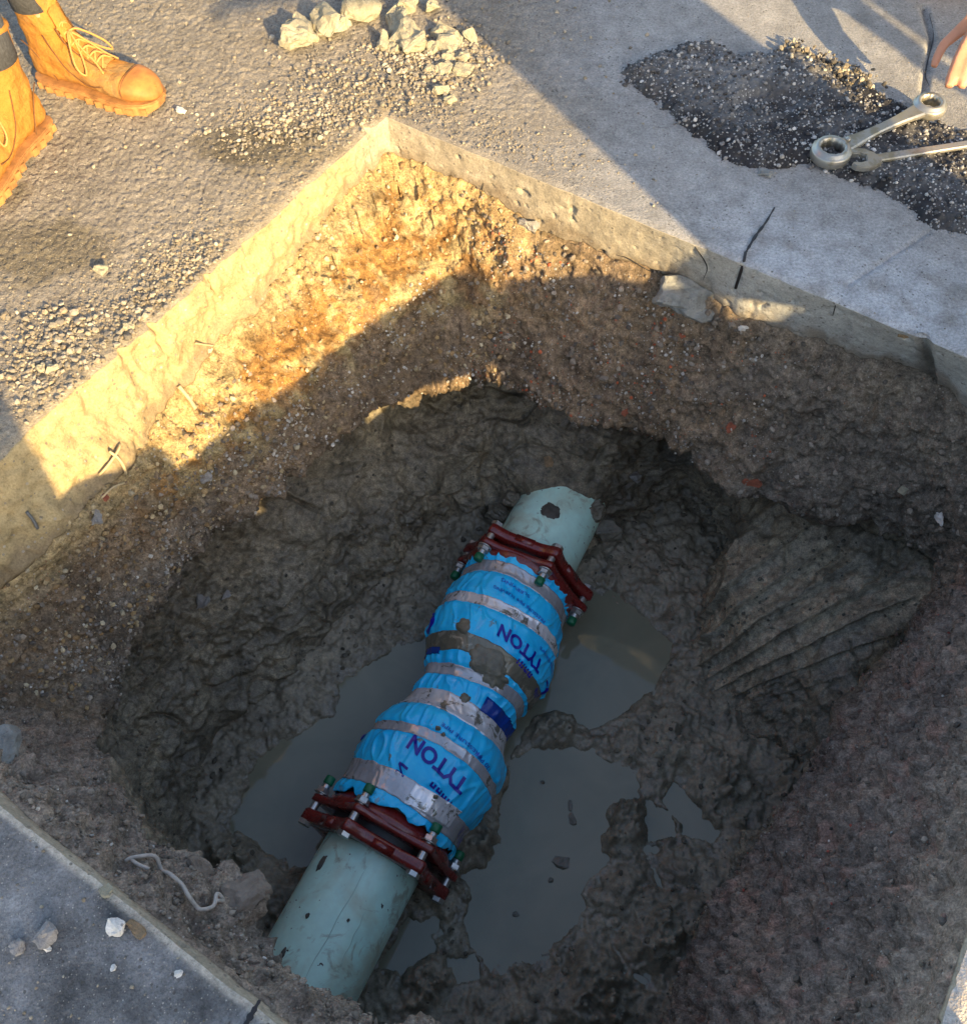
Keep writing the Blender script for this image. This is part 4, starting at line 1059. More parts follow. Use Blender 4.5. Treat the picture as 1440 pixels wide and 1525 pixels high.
def wall_grit():
    rs = np.random.default_rng(9); Vw, Nw, ts = SOILV, SOILN, SOILT
    nr, nc = Vw.shape[:2]
    cols = []; pos = []; nrm = []; sz = []
    def put(n, s0, s1, t0, t1, smin, smax, pal, pw=3., clump=True):
        m = n * 3; s = rs.uniform(s0, s1, m) % PER; t = rs.uniform(t0, t1, m)
        i = np.clip((t * (nr - 1)).astype(int), 0, nr - 1); j = (s / PER * nc).astype(int) % nc
        p = Vw[i, j]
        if clump:
            w = fbm(p, 9, 2, .5, 44) + rs.uniform(-.5, .5, m); keep = np.argsort(-w)[:n]
        else: keep = np.arange(n)
        p = p[keep] + rs.normal(size=(len(keep), 3)) * .0012; pos.append(p); nrm.append(Nw[i, j][keep]); sz.append(smin + (smax - smin) * rs.uniform(0, 1, len(keep)) ** pw)
        cols.append(palette(rs, len(keep), pal))
    white = [(.50, .48, .43), (.38, .37, .34), (.30, .29, .26), (.44, .40, .33)]
    sand = [(.36, .29, .17), (.31, .22, .11), (.25, .165, .08), (.42, .36, .24), (.21, .15, .09)]
    dark = [(.16, .135, .105), (.22, .185, .145), (.28, .24, .19), (.12, .105, .088)]
    put(900, .15, 1.1, .07, .45, .002, .0085, white, 3.2); put(260, .15, 1.1, .07, .45, .003, .010, [(.42, .11, .05), (.30, .12, .07)], 4)
    put(2900, PER - 1.5, PER + .35, .02, .40, .0025, .014, sand, 3.5, False)
    put(1100, PER - 1.4, PER + .2, .22, .46, .002, .010, white, 3.2)
    put(1900, .2, LU + .1, .03, .45, .003, .015, dark, 3.0, False)
    put(1900, LU, LU + LV, .03, .60, .003, .014, dark + [(.19, .12, .095)], 3.0, False)
    put(500, LU, LU + LV, .05, .6, .0016, .006, white, 4); put(160, LU, LU + LV, .05, .6, .002, .008, [(.36, .10, .07), (.28, .11, .08)], 4)
    put(2300, LU + LV, 2 * LU + LV, .02, .45, .0025, .011, [(.19, .16, .125), (.14, .12, .095), (.24, .21, .17)], 3, False)
    put(350, LU + LV, PER - .7, .02, .45, .002, .008, white, 4)
    put(1500, PER - 1.5, PER - .6, .1, .45, .003, .013, dark + [(.22, .19, .16)], 3, False)
    put(2600, 0, PER, .46, .97, .003, .012, [(.12, .11, .085), (.16, .145, .11), (.09, .083, .065)], 2.5)
    put(260, PER - 1.4, PER + 1.0, .46, .9, .0018, .007, [(.26, .25, .22), (.18, .175, .15)], 4)
    nm = len(_mud.data.vertices); mc = np.empty(nm * 3, np.float32); _mud.data.vertices.foreach_get('co', mc); mc = mc.reshape(-1, 3)
    ok = np.where(mc[:, 2] > WZ + .006)[0]; pk = rs.choice(ok, 5200); w = fbm(mc[pk], 8, 2, .5, 77); pk = pk[np.argsort(-(w + rs.uniform(-.3, .3, len(pk))))[:2600]]
    pos.append(mc[pk]); nrm.append(np.tile([0, 0, 1.], (len(pk), 1))); sz.append(.003 + .015 * rs.uniform(0, 1, len(pk)) ** 3.2); cols.append(palette(rs, len(pk), [(.13, .115, .085), (.17, .15, .11), (.095, .085, .065)]))
    pos = np.concatenate(pos); nrm = np.concatenate(nrm); sz = np.concatenate(sz); cl = np.concatenate(cols)
    scatter('soil_pebbles', pos, nrm, sz, cl, 'small stones, crumbs and chips in the soil walls', M_GRIT, .9, 4)
wall_grit()

# --- old asphalt patch on the right
PATCH = [(922, 108), (945, 92), (985, 78), (1020, 66), (1060, 64), (1100, 82), (1150, 78), (1195, 76), (1235, 100), (1262, 128), (1300, 135), (1345, 155), (1380, 180), (1430, 195), (1500, 215), (1520, 380),
         (1440, 352), (1385, 338), (1340, 300), (1290, 275), (1250, 262), (1205, 243), (1165, 252), (1120, 248), (1075, 238), (1045, 210), (1010, 185), (980, 150), (940, 132)]
def build_patch():
    pl = pxpoly(PATCH); xs = [p[0] for p in pl]; ys = [p[1] for p in pl]; st = .0035
    X, Y = np.meshgrid(np.arange(min(xs) - .01, max(xs) + .01, st), np.arange(min(ys) - .01, max(ys) + .01, st), indexing='ij')
    nx, ny = X.shape; x = X.ravel(); y = Y.ravel(); Q = np.stack([x, y, 0 * x], -1)
    sd = -poly_sd(x + .012 * fbm(Q, 25, 3, .6, 1), y + .012 * fbm(Q, 25, 3, .6, 5), pl)
    h = .0015 + sstep(0, .035, sd) * .016 + sstep(0, .01, sd) * (np.maximum(0, noise3(Q * 85)) * .007 + fbm(Q, 20, 3, .6, 3) * .0055 + noise3(Q * 150) * .0016)
    for px, py, r in ((1160, 158, .040), (1125, 150, .02), (1105, 162, .018)):
        c = P(px, py); h -= .026 * np.exp(-(((x - c.x) / (r * 1.3)) ** 2 + ((y - c.y) / (r * .9)) ** 2))
    h = np.maximum(h, .0010)
    h = np.where(sd < 0, -.012, h)
    nz = fbm(Q, 6, 3, .6, 1); n2 = fbm(Q, 22, 3, .6, 2)
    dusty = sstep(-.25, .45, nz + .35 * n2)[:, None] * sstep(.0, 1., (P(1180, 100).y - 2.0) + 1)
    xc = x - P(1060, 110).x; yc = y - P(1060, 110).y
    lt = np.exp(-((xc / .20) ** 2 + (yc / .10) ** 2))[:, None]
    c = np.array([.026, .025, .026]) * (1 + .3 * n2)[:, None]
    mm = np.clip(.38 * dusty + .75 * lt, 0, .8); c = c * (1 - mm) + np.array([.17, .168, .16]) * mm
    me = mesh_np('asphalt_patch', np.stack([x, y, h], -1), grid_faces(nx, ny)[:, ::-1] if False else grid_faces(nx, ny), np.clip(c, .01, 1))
    # drop cells outside
    bmv = sd.reshape(nx, ny); keep = (np.maximum.reduce([bmv[:-1, :-1], bmv[1:, :-1], bmv[1:, 1:], bmv[:-1, 1:]]) > -.004).ravel()
    me2 = mesh_np('asphalt_patch', np.stack([x, y, h], -1), grid_faces(nx, ny)[keep], np.clip(c, .01, 1)); bpy.data.meshes.remove(me)
    t = NT('old asphalt'); tint = t.attr(); n = t.noise(60, 5, .7)
    cc = t.mix(1., tint, t.ramp(n, [(.3, .6), (.7, 1.4)]), 'MULTIPLY')
    vc = t.n('ShaderNodeSeparateColor'); t.l(t.voro(170, out='Color'), vc.inputs[0])
    sp = t.math('MULTIPLY', t.math('LESS_THAN', t.voro(170), .38), t.math('GREATER_THAN', vc.outputs[0], .66))
    cc = t.mix(t.math('MULTIPLY', sp, .85), cc, t.ramp(vc.outputs[1], [(0, (.16, .16, .155)), (.7, (.34, .33, .31)), (1, (.5, .49, .46))]))
    m = t.fin(cc, .85, t.bump(t.math('ADD', n, t.math('MULTIPLY', sp, .5)), .003, 1.), 0, .3)
    o = link('asphalt_patch', me2, m); meta(o, kind='structure')
    rs = np.random.default_rng(3)
    ok = np.where(sd > -.006)[0]; pk = rs.choice(ok, 3600); pos = np.stack([x[pk], y[pk], np.maximum(h[pk], .0)], -1) + rs.normal(size=(len(pk), 3)) * [.002, .002, .0003]
    sz = .0022 + .0085 * rs.uniform(0, 1, len(pk)) ** 2.6
    cl = palette(rs, len(pk), [(.05, .048, .047), (.06, .055, .05), (.16, .155, .15), (.30, .29, .27), (.42, .41, .385), (.10, .095, .09)])
    scatter('asphalt_crumbs', pos, np.tile([0, 0, 1.], (len(pk), 1)), sz, cl, 'loose dark and pale crumbs on the broken asphalt patch', M_GRIT, .8, 7)
    # pile of coarser crumbs in the sunlit strip
    n = 420; a = np.array(P(1170, 78)[:2]); b = np.array(P(1290, 128)[:2]); tt = rs.uniform(0, 1, n)[:, None]
    q = a * (1 - tt) + b * tt + rs.normal(size=(n, 2)) * [.016, .022]
    hh = .020 * np.exp(-np.abs(rs.normal(size=n)) * .7) * rs.uniform(0, 1, n)
    scatter('asphalt_crumbs', np.concatenate([q, hh[:, None] + .004], 1), np.tile([0, 0, 1.], (n, 1)), .005 + .009 * rs.uniform(0, 1, n) ** 1.5, palette(rs, n, [(.12, .105, .08), (.2, .17, .12), (.36, .32, .24), (.07, .065, .06)]),
            'low heap of coarse asphalt crumbs at the far side of the patch', M_GRIT, .9, 8)
build_patch()

# cracks and joints that read as dark lines
def ribbon(name, pts, w, z0, mat, label=None, cat=None, kind=None, follow=None):
    pts = [Vector(p) for p in pts]; V = []; F = []
    for i, p in enumerate(pts):
        t = (pts[min(i + 1, len(pts) - 1)] - pts[max(i - 1, 0)]).normalized(); s = Vector((-t.y, t.x, 0)).normalized(); ww = w * (1 - .6 * abs(2 * i / (len(pts) - 1) - 1)) * (1 + .3 * math.sin(i * 1.9))
        for a, b in ((-1, 0), (-.4, .5), (.4, .5), (1, 0)): V.append(p + s * ww * a + Vector((0, 0, z0 + b * .0012)))
    for i in range(len(pts) - 1):
        for k in range(3): F.append((i * 4 + k, i * 4 + k + 1, (i + 1) * 4 + k + 1, (i + 1) * 4 + k))
    o = link(name, vf_mesh(name, V, F), mat)
    if kind: meta(o, kind=kind)
    else: meta(o, label, cat)
    return o
M_BIT = simple('joint sealant', (.012, .011, .012), .6, 0, 80, .0006)
ribbon('expansion_joint', spline([P(1153, 310), P(1140, 332), P(1125, 352), P(1113, 372), P(1110, 378)], 5), .0032, .0030, M_BIT, kind='structure')
fp = []
for x, y in ((1110, 376), (1108, 388), (1104, 402), (1100, 415), (1096, 428)):
    q, n = seen_at(x, y); fp.append(q + n * .0012)
V, F = tube(fp, .0032, 6); o = link('expansion_joint', vf_mesh('expansion_joint', V, F), M_BIT); meta(o, kind='structure')
ribbon('expansion_joint', spline([P(388, 1490), P(378, 1507), P(368, 1525), P(355, 1550)], 5), .0040, .0028, M_BIT, kind='structure')

for pts in ([(1030, 352), (1036, 368), (1048, 386), (1053, 400), (1047, 416)], [(850, 362), (900, 376), (930, 382), (965, 402), (985, 404)], [(1248, 436), (1244, 455), (1240, 470)], [(720, 272), (716, 290), (712, 304), (722, 318)], [(1384, 20), (1390, 52), (1382, 88), (1378, 112), (1384, 128)]):
    fp = []
    for x, y in pts:
        q, n = seen_at(x, y); fp.append(q + n * .0004)
    V, F = tube(spline(fp, 4), [.0004 + .0009 * math.sin(PI * min(1, (i + .5) / (4 * len(pts) - 3))) for i in range(4 * (len(pts) - 1) + 1)], 6); o = link('crack', vf_mesh('crack', V, F), M_BIT); meta(o, kind='structure')
# roots, sticks and the looped wire
M_ROOT = simple('dry root', (.46, .36, .20), .8, 0, 60, .001, .3); M_WIRE = simple('grey tie wire', (.36, .33, .29), .7, .0, 90, .0005, .3)
def strand(name, pts, r, mat, label, cat, lift=1.0, group=None, n=5):
    q = []
    for it in pts:
        p, nn = seen_at(it[0], it[1]); q.append(p + nn * (r * lift + (it[2] if len(it) > 2 else 0)))
    V, F = tube(spline(q, n), r if not hasattr(r, '__len__') else r, 7)
    o = link(name, vf_mesh(name, V, F), mat); return meta(o, label, cat, group)
strand('stick', [(262, 573, .004), (270, 585, .006), (279, 597, .006), (287, 610, .003)], .0042, M_ROOT, 'short pale stick lying on the sunlit left soil slope', 'stick')
strand('root', [(160, 672, .003), (172, 684, .008), (182, 694, .008), (186, 706, .002)], .0028, M_ROOT, 'pale bent root at the lower left end of the sunlit slope', 'root')
strand('root', [(178, 662, .003), (172, 676, .009), (160, 690, .008), (148, 704, .004)], .0024, M_ROOT, 'thin root crossing the pale bent one', 'root')
strand('root', [(150, 742, .002), (165, 728, .006), (182, 716, .004)], .0020, M_ROOT, 'reddish root tip just under the crossing roots', 'root')
strand('root', [(288, 510, .003), (300, 514, .005), (318, 516, .003)], .0016, M_ROOT, 'thin fibre near the foot of the sunlit slab face', 'root')
strand('wire', [(183, 1284, .002), (200, 1277, .010), (216, 1283, .014), (228, 1296, .012), (246, 1310, .012), (262, 1322, .012), (276, 1332, .012), (288, 1346, .012), (305, 1354, .012), (322, 1352, .012), (330, 1343, .013), (322, 1338, .012), (312, 1344, .010)], .0030, M_WIRE, 'longer pale looped wire lying on the near soil shelf', 'wire')
strand('wire', [(198, 1284, .004), (212, 1294, .008), (226, 1302, .006)], .0026, M_WIRE, 'short second wire beside the start of the looped one', 'wire')
strand('nail', [(38, 762, .002), (46, 774, .004), (54, 786, .002)], .0030, simple('dull steel', (.16, .17, .18), .5, .6), 'small dull nail in the shaded left slab face', 'nail')
strand('twig', [(778, 1335, .002), (792, 1330, .004), (805, 1324, .003)], .0024, simple('wet twig', (.09, .08, .065), .5), 'short twig floating on the right pool', 'twig')
for i, (x, y, w, h) in enumerate(((849, 1200, 7, 16), (853, 1220, 12, 20), (768, 1362, 10, 7), (808, 1165, 7, 6), (820, 1311, 8, 8), (835, 1285, 26, 20))):
    q = P(x, y, WZ + .001); k = (q - CAMP).length / FPX; me = chunk_mesh('mud_lump', w * k, h * k, .008, 300 + i, 20, .05, 1)
    o = link('mud_lump', me, simple('wet lump %d' % i, (.11, .10, .075), .4, 0, 60, .002)); o.location = q
    meta(o, ('slender mud lump, upper of two in the middle of the right pool', 'larger mud lump, lower of two in the middle of the right pool', 'dark speck of mud near the twig in the right pool', 'tiny mud lump near the top of the right pool',
             'round mud lump left of the crumbly spit in the right pool', 'crumbly mud lump at the tip of the spit in the right pool')[i], 'mud')

# ------------------------------------------------------------------ spanners on the patch
M_SPAN = (lambda: (lambda t: t.fin(t.mix(t.ramp(t.noise(28, 6, .7), [(.50, 0.), (.62, .85)]), (.36, .35, .31), (.25, .225, .15)), t.ramp(t.noise(20, 4), [(.3, .28), (.7, .55)]), t.bump(t.noise(60, 5), .0006), .7, .5))(NT('dusty spanner steel')))()
def ring_head(R0, R1, h, lobes=12, collar=True, n=96):
    """toothed ring head: outer body plus a raised collar"""
    V = []; F = []
    def inner(a): return R1 * (1 + .07 * abs(math.cos(a * lobes / 2)))
    pr = [(lambda a: inner(a), 0), (lambda a: R0 * .93, 0), (lambda a: R0, h * .15), (lambda a: R0, h * .62), (lambda a: R0 * .95, h * .74), (lambda a: R0 * .84, h * .77), (lambda a: R0 * .82, h * .98), (lambda a: R1 * 1.16, h), (lambda a: inner(a), h * .96)]
    m = len(pr)
    for i in range(n):
        a = 2 * PI * i / n
        for f, z in pr: V.append(Vector((f(a) * math.cos(a), f(a) * math.sin(a), z)))
    for i in range(n):
        j = (i + 1) % n
        for k in range(m): F.append((i * m + k, j * m + k, j * m + (k + 1) % m, i * m + (k + 1) % m))
    return V, F
def bar(p0, p1, w0, w1, t0, t1, zc0, zc1, n=10, waist=.0):
    p0 = Vector(p0); p1 = Vector(p1); d = (p1 - p0).normalized(); s = Vector((-d.y, d.x, 0)); V = []; F = []
    for i in range(n + 1):
        f = i / n; c = p0.lerp(p1, f); w = w0 + (w1 - w0) * f - waist * math.sin(PI * f); t = t0 + (t1 - t0) * f; z = zc0 + (zc1 - zc0) * f
        for a, b in ((-1, -.5), (-.8, -1), (.8, -1), (1, -.5), (1, .5), (.8, 1), (-.8, 1), (-1, .5)): V.append(c + s * (a * w / 2) + Vector((0, 0, z + b * t / 2)))
    for i in range(n):
        for k in range(8): F.append((i * 8 + k, i * 8 + (k + 1) % 8, (i + 1) * 8 + (k + 1) % 8, (i + 1) * 8 + k))
    F.append(tuple(range(8))[::-1]); F.append(tuple(n * 8 + k for k in range(8)))
    return V, F
pa = P(1239, 222, .030); pb = P(1385, 155, .040)
root = empty('ring_spanner', pa, math.atan2(pb.y - pa.y, pb.x - pa.x)); root.rotation_euler.y = -math.atan2(.012, (pb - pa).length); root.location.z = .010
meta(root, 'dusty double ended ratchet ring spanner lying on the broken asphalt', 'spanner')
L_ = (pb - pa).length
link('ring_head', vf_mesh('ring_head', *ring_head(.042, .0245, .030)), M_SPAN, root)['label'] = 'larger toothed ring head'
o = link('ring_head', vf_mesh('ring_head', *ring_head(.036, .0205, .027)), M_SPAN, root); o.location = (L_, 0, .002); o['label'] = 'smaller toothed ring head'
link('shaft', vf_mesh('shaft', *bar((.030, 0, 0), (L_ - .026, 0, 0), .046, .040, .014, .013, .013, .014, 14, .020), False), M_SPAN, root)
bm = bmesh.new(); bmesh.ops.create_cone(bm, segments=16, radius1=.006, radius2=.005, depth=.006, cap_ends=True)
o = link('direction_lever', bm_mesh('direction_lever', bm), M_SPAN, root); o.location = (.047, .004, .024)
for px_, py_, z_ in (): pass
pa = P(1287, 240, .020); pb = P(1470, 212, .022)
root = empty('open_spanner', pa, math.atan2(pb.y - pa.y, pb.x - pa.x)); root.location.z = .016
meta(root, 'open ended spanner with its jaw beside the ring spanner, running out of the right edge', 'spanner')
L_ = (pb - pa).length
bm = bmesh.new()
outl = [(.030, .008), (.018, .020), (.002, .029), (-.016, .030), (-.030, .022), (-.034, .014), (-.026, .010), (-.010, .013), (.001, .009), (.002, -.006), (-.010, -.012), (-.022, -.012), (-.026, -.020), (-.018, -.027), (-.002, -.028), (.016, -.021), (.030, -.008)]
outl = [(1.12 * x, 1.12 * y) for x, y in outl]
outl = [(x * math.cos(.35) + y * math.sin(.35), -x * math.sin(.35) + y * math.cos(.35)) for x, y in outl]
vs = [bm.verts.new((x, y, 0)) for x, y in outl]; f = bm.faces.new(vs); r = bmesh.ops.extrude_face_region(bm, geom=[f])
bmesh.ops.translate(bm, verts=[g for g in r['geom'] if isinstance(g, bmesh.types.BMVert)], vec=(0, 0, .013)); bmesh.ops.recalc_face_normals(bm, faces=bm.faces[:])
bmesh.ops.bevel(bm, geom=[e for e in bm.edges if abs(e.verts[0].co.z - e.verts[1].co.z) < 1e-5], offset=.0022, segments=2, affect='EDGES')
link('jaw', bm_mesh('jaw', bm, False), M_SPAN, root)
link('shaft', vf_mesh('shaft', *bar((.022, 0, 0), (L_ + .10, 0, 0), .024, .021, .009, .009, .0065, .010, 14, .003), False), M_SPAN, root)

# ------------------------------------------------------------------ boots
def mat_leather():
    t = NT('wheat nubuck'); n = t.noise(14, 5, .65, .5); n2 = t.noise(120, 4, .6)
    c = t.mix(t.ramp(n, [(.35, 0.), (.7, 1.)]), (.34, .148, .030), (.42, .195, .045))
    c = t.mix(t.ramp(t.noise(7, 6, .7, .8), [(.50, 0.), (.68, .75)]), c, (.20, .145, .07))
    return t.fin(c, .75, t.bump(t.math('ADD', t.math('ADD', n, t.noise(38, 6, .7, 1.5)), t.math('MULTIPLY', n2, .4)), .0045, 1.), 0, .08)
M_LEA = mat_leather(); M_SOLE = simple('amber rubber sole', (.34, .160, .048), .8, 0, 35, .002, .5); M_SEAM = simple('dark stitching', (.12, .050, .012), .8)
M_TOE = simple('toe bumper', (.36, .145, .030), .7, 0, 30, .002, .45); M_SOCK = simple('grey sock', (.06, .065, .075), .95, 0, 150, .002, .4); M_LACE = simple('boot lace', (.42, .22, .06), .8, 0, 200, .0008, .2)
def build_boot(label, loc, rz, group=None, cat='boot'):
    root = empty('work_boot', loc, rz); meta(root, label, cat, group)
    SEC = [(-.002, .016, .035, .075), (.006, .027, .030, .098), (.02, .034, .028, .118), (.05, .038, .026, .135), (.085, .038, .026, .138), (.12, .037, .026, .124), (.15, .039, .026, .108), (.18, .0435, .026, .093),
           (.21, .048, .026, .081), (.24, .0495, .026, .074), (.265, .046, .026, .069), (.285, .038, .027, .060), (.300, .025, .029, .049), (.307, .010, .033, .041)]
    n = 28; V = []; F = []
    def sect(x, w, z0, z1, sc=1.):
        out = []
        for k in range(n):
            a = 2 * PI * k / n; cx, sx = math.cos(a), math.sin(a)
            yy = w * sc * math.copysign(abs(cx) ** .75, cx); zz = (z0 + z1) / 2 + (z1 - z0) / 2 * sc * math.copysign(abs(sx) ** (.62 if sx < 0 else 1.0), sx)
            out.append(Vector((x, yy - .006 * math.sin(PI * x / .31), zz)))
        return out
    for s in SEC: V += sect(*s)
    for i in range(len(SEC) - 1):
        for k in range(n): F.append((i * n + k, i * n + (k + 1) % n, (i + 1) * n + (k + 1) % n, (i + 1) * n + k))
    F.append(tuple(range(n))[::-1]); F.append(tuple((len(SEC) - 1) * n + k for k in range(n)))
    foot = (V, F)
    V = []; F = []; SH = [(.068, .05, .060, .034), (.064, .08, .062, .036), (.060, .11, .058, .037), (.058, .14, .054, .038), (.056, .18, .054, .040), (.054, .255, .057, .043)]
    for cx, z, rx, ry in SH:
        for k in range(n):
            a = 2 * PI * k / n; V.append(Vector((cx + rx * math.cos(a), ry * math.sin(a), z + .012 * math.cos(a) * (z / .2))))
    for i in range(len(SH) - 1):
        for k in range(n): F.append((i * n + k, i * n + (k + 1) % n, (i + 1) * n + (k + 1) % n, (i + 1) * n + k))
    F.append(tuple(range(n))[::-1]); F.append(tuple((len(SH) - 1) * n + k for k in range(n)))
    up = join_vf([foot, (V, F)])
    o = link('upper', vf_mesh('upper', *up), M_LEA, root)
    m = o.modifiers.new('fuse', 'REMESH'); m.mode = 'VOXEL'; m.voxel_size = .0032; m.use_smooth_shade = True
    m = o.modifiers.new('soften', 'SMOOTH'); m.iterations = 8; m.factor = .6
    tx = bpy.data.textures.new('creases', 'CLOUDS'); tx.noise_scale = .035; tx.noise_depth = 2
    m = o.modifiers.new('creases', 'DISPLACE'); m.texture = tx; m.strength = .010; m.mid_level = .5; m.texture_coords = 'LOCAL'
    # sole with welt and lugs
    def outline(g):
        pts = []
        for s in SEC: pts.append((s[0] + (g if s[0] > .2 else -g) * .6, s[1] + g))
        q = [(x, w - .006 * math.sin(PI * max(0, x) / .31)) for x, w in pts] + [(x, -w - .006 * math.sin(PI * max(0, x) / .31)) for x, w in reversed(pts)]
        return q
    bm = bmesh.new()
    def slab(g, z0, z1, heel=False):
        ol = outline(g); vs = [bm.verts.new((x, y, z0 + (.010 if (.10 < x < .15 and z0 < .005) else 0) + (.008 if x > .29 and z0 < .005 else 0))) for x, y in ol]; f = bm.faces.new(vs)
        r = bmesh.ops.extrude_face_region(bm, geom=[f]); vv = [e for e in r['geom'] if isinstance(e, bmesh.types.BMVert)]
        for v in vv: v.co.z = z1
    slab(.001, .000, .022); slab(.0055, .020, .029)
    bmesh.ops.recalc_face_normals(bm, faces=bm.faces[:])
    bmesh.ops.bevel(bm, geom=[e for e in bm.edges if abs(e.verts[0].co.z - e.verts[1].co.z) < .002], offset=.002, segments=2, affect='EDGES')
    for sd in (-1, 1):                                    # lugs along both sides
        for i in range(11):
            x = .012 + i * .027; w = np.interp(x, [s[0] for s in SEC], [s[1] for s in SEC])
            if .11 < x < .145: continue
            mt = Matrix.Translation((x, sd * (w + .001) - .006 * math.sin(PI * x / .31), .009)) @ Matrix.Rotation(-sd * .25, 4, 'Z')
            bmesh.ops.create_cube(bm, size=1., matrix=mt @ Matrix.Diagonal((.016, .006, .015, 1)))
    link('sole', bm_mesh('sole', bm, False), M_SOLE, root)
    # toe bumper
    V = []; F = []; TS = [(.246, .0505, .028, .0775), (.262, .0495, .028, .0745), (.278, .0435, .028, .069), (.292, .0355, .028, .060), (.303, .024, .028, .049), (.311, .010, .029, .040)]
    for s in TS: V += sect(*s, 1.025)
    for i in range(len(TS) - 1):
        for k in range(n): F.append((i * n + k, i * n + (k + 1) % n, (i + 1) * n + (k + 1) % n, (i + 1) * n + k))
    F.append(tuple((len(TS) - 1) * n + k for k in range(n)))
    o = link('toe_cap', vf_mesh('toe_cap', V, F), M_TOE, root); m = o.modifiers.new('smooth', 'SUBSURF'); m.levels = m.render_levels = 1
    # padded collar, heel pull, tongue
    q = [Vector((.056 + .056 * math.cos(a), .042 * math.sin(a), .256 + .014 * math.cos(a))) for a in [2 * PI * k / 28 for k in range(29)]]
    link('collar', vf_mesh('collar', *tube(q, .0085, 8, False)), M_LEA, root)
    def zs(x): return np.interp(x, [.06, .10, .112, .12, .15, .18, .21], [.24, .215, .165, .138, .112, .0955, .084])
    def top(x, y, l=.0):                                   # instep surface
        t = np.interp(x, [.10, .21], [0, 1]); w = np.interp(x, [s[0] for s in SEC], [s[1] for s in SEC])
        return Vector((x, y - .006 * math.sin(PI * x / .31), float(zs(x)) - .45 * (y / w) ** 2 * .05 + l))
    V = []; F = []; xs_ = np.linspace(.105, .205, 12)
    for x in xs_:
        for y in (-.019, -.010, 0, .010, .019): V.append(top(x, y, .004 - abs(y) * .05))
    for i in range(11):
        for k in range(4): F.append((i * 5 + k, i * 5 + k + 1, (i + 1) * 5 + k + 1, (i + 1) * 5 + k))
    o = link('tongue', vf_mesh('tongue', V, F), M_LEA, root); m = o.modifiers.new('thick', 'SOLIDIFY'); m.thickness = .003
    for sd in (-1, 1):
        pts = [top(x, sd * .023, .003) for x in np.linspace(.112, .208, 10)]
        link('seam', vf_mesh('seam', *tube(pts, .0016, 6)), M_SEAM, root)
        pts = [Vector((x, sd * w - .006 * math.sin(PI * x / .31), z)) for x, w, z in ((.205, .049, .060), (.17, .0445, .052), (.14, .0405, .060), (.115, .0395, .080), (.10, .0395, .11), (.088, .041, .15))]
        link('seam', vf_mesh('seam', *tube(spline(pts, 4), .0013, 6)), M_SEAM, root)
        pts = [Vector((x, sd * w, z)) for x, w, z in ((.005, .030, .115), (.03, .0375, .105), (.055, .0400, .075), (.075, .0410, .040))]
        link('seam', vf_mesh('seam', *tube(spline(pts, 4), .0013, 6)), M_SEAM, root)
    pts = [Vector((.249 + .0, 1.03 * .0495 * math.cos(a) - .004, .0525 + 1.03 * .0245 * math.sin(a))) for a in np.linspace(-.3, PI + .3, 20)]
    link('seam', vf_mesh('seam', *tube(pts, .0016, 6)), M_SEAM, root)
    ys = .020; xx = list(np.linspace(.200, .118, 6)); i0 = 0
    for i, x in enumerate(xx):                            # crossed laces
        for sd in (-1, 1):
            x2 = xx[i + 1] if i < 5 else x - .004
            pts = [top(x, sd * ys, .004), top((x + x2) / 2, 0, .0095 + .002 * (sd > 0)), top(x2, -sd * ys, .004)]
            link('lace', vf_mesh('lace', *tube(spline(pts, 5), .0024, 6)), M_LACE, root)
    q = [Vector((.055, 0, .19)), Vector((.055, 0, .27)), Vector((.055, 0, .34))]
    link('sock', vf_mesh('sock', *tube(q, [.048, .049, .046], 20)), M_SOCK, root)
    for sd in (-1, 1):                                    # loose bow and hanging ends
        pts = [top(.125, 0, .012), top(.135, sd * .020, .022), top(.160, sd * .042, .020) + Vector((0, sd * .012, .0)), top(.178, sd * .040, .008) + Vector((0, sd * .012, 0)), top(.160, sd * .026, .010), top(.128, 0, .013)]
        link('lace', vf_mesh('lace', *tube(spline(pts, 6), .0023, 6)), M_LACE, root)
        pts = [top(.125, 0, .012), top(.150, sd * .012, .014), top(.185, sd * .020, .008), top(.205, sd * .030, .004)]
        link('lace', vf_mesh('lace', *tube(spline(pts, 6), .0023, 6)), M_LACE, root)
    return root
def copy_tree(o, parent=None):
    c = o.copy(); COL.objects.link(c)
    if parent: c.parent = parent
    for ch in list(o.children): copy_tree(ch, c)
    return c
h1 = P(70, 118); t1 = P(245, 160)
b1 = build_boot('wheat coloured lace-up work boot pointing right, nearer the pit', h1, math.atan2(t1.y - h1.y, t1.x - h1.x), 'tan work boots on the pavement')
h2 = P(66, 188); a2 = math.atan2(-.96, -.26)
b2 = copy_tree(b1); b2.location = h2 + Vector((math.cos(a2) * .0, math.sin(a2) * .0, 0)); b2.rotation_euler = (0, 0, a2); b2['label'] = 'wheat coloured work boot cut by the left edge, seen from its heel'

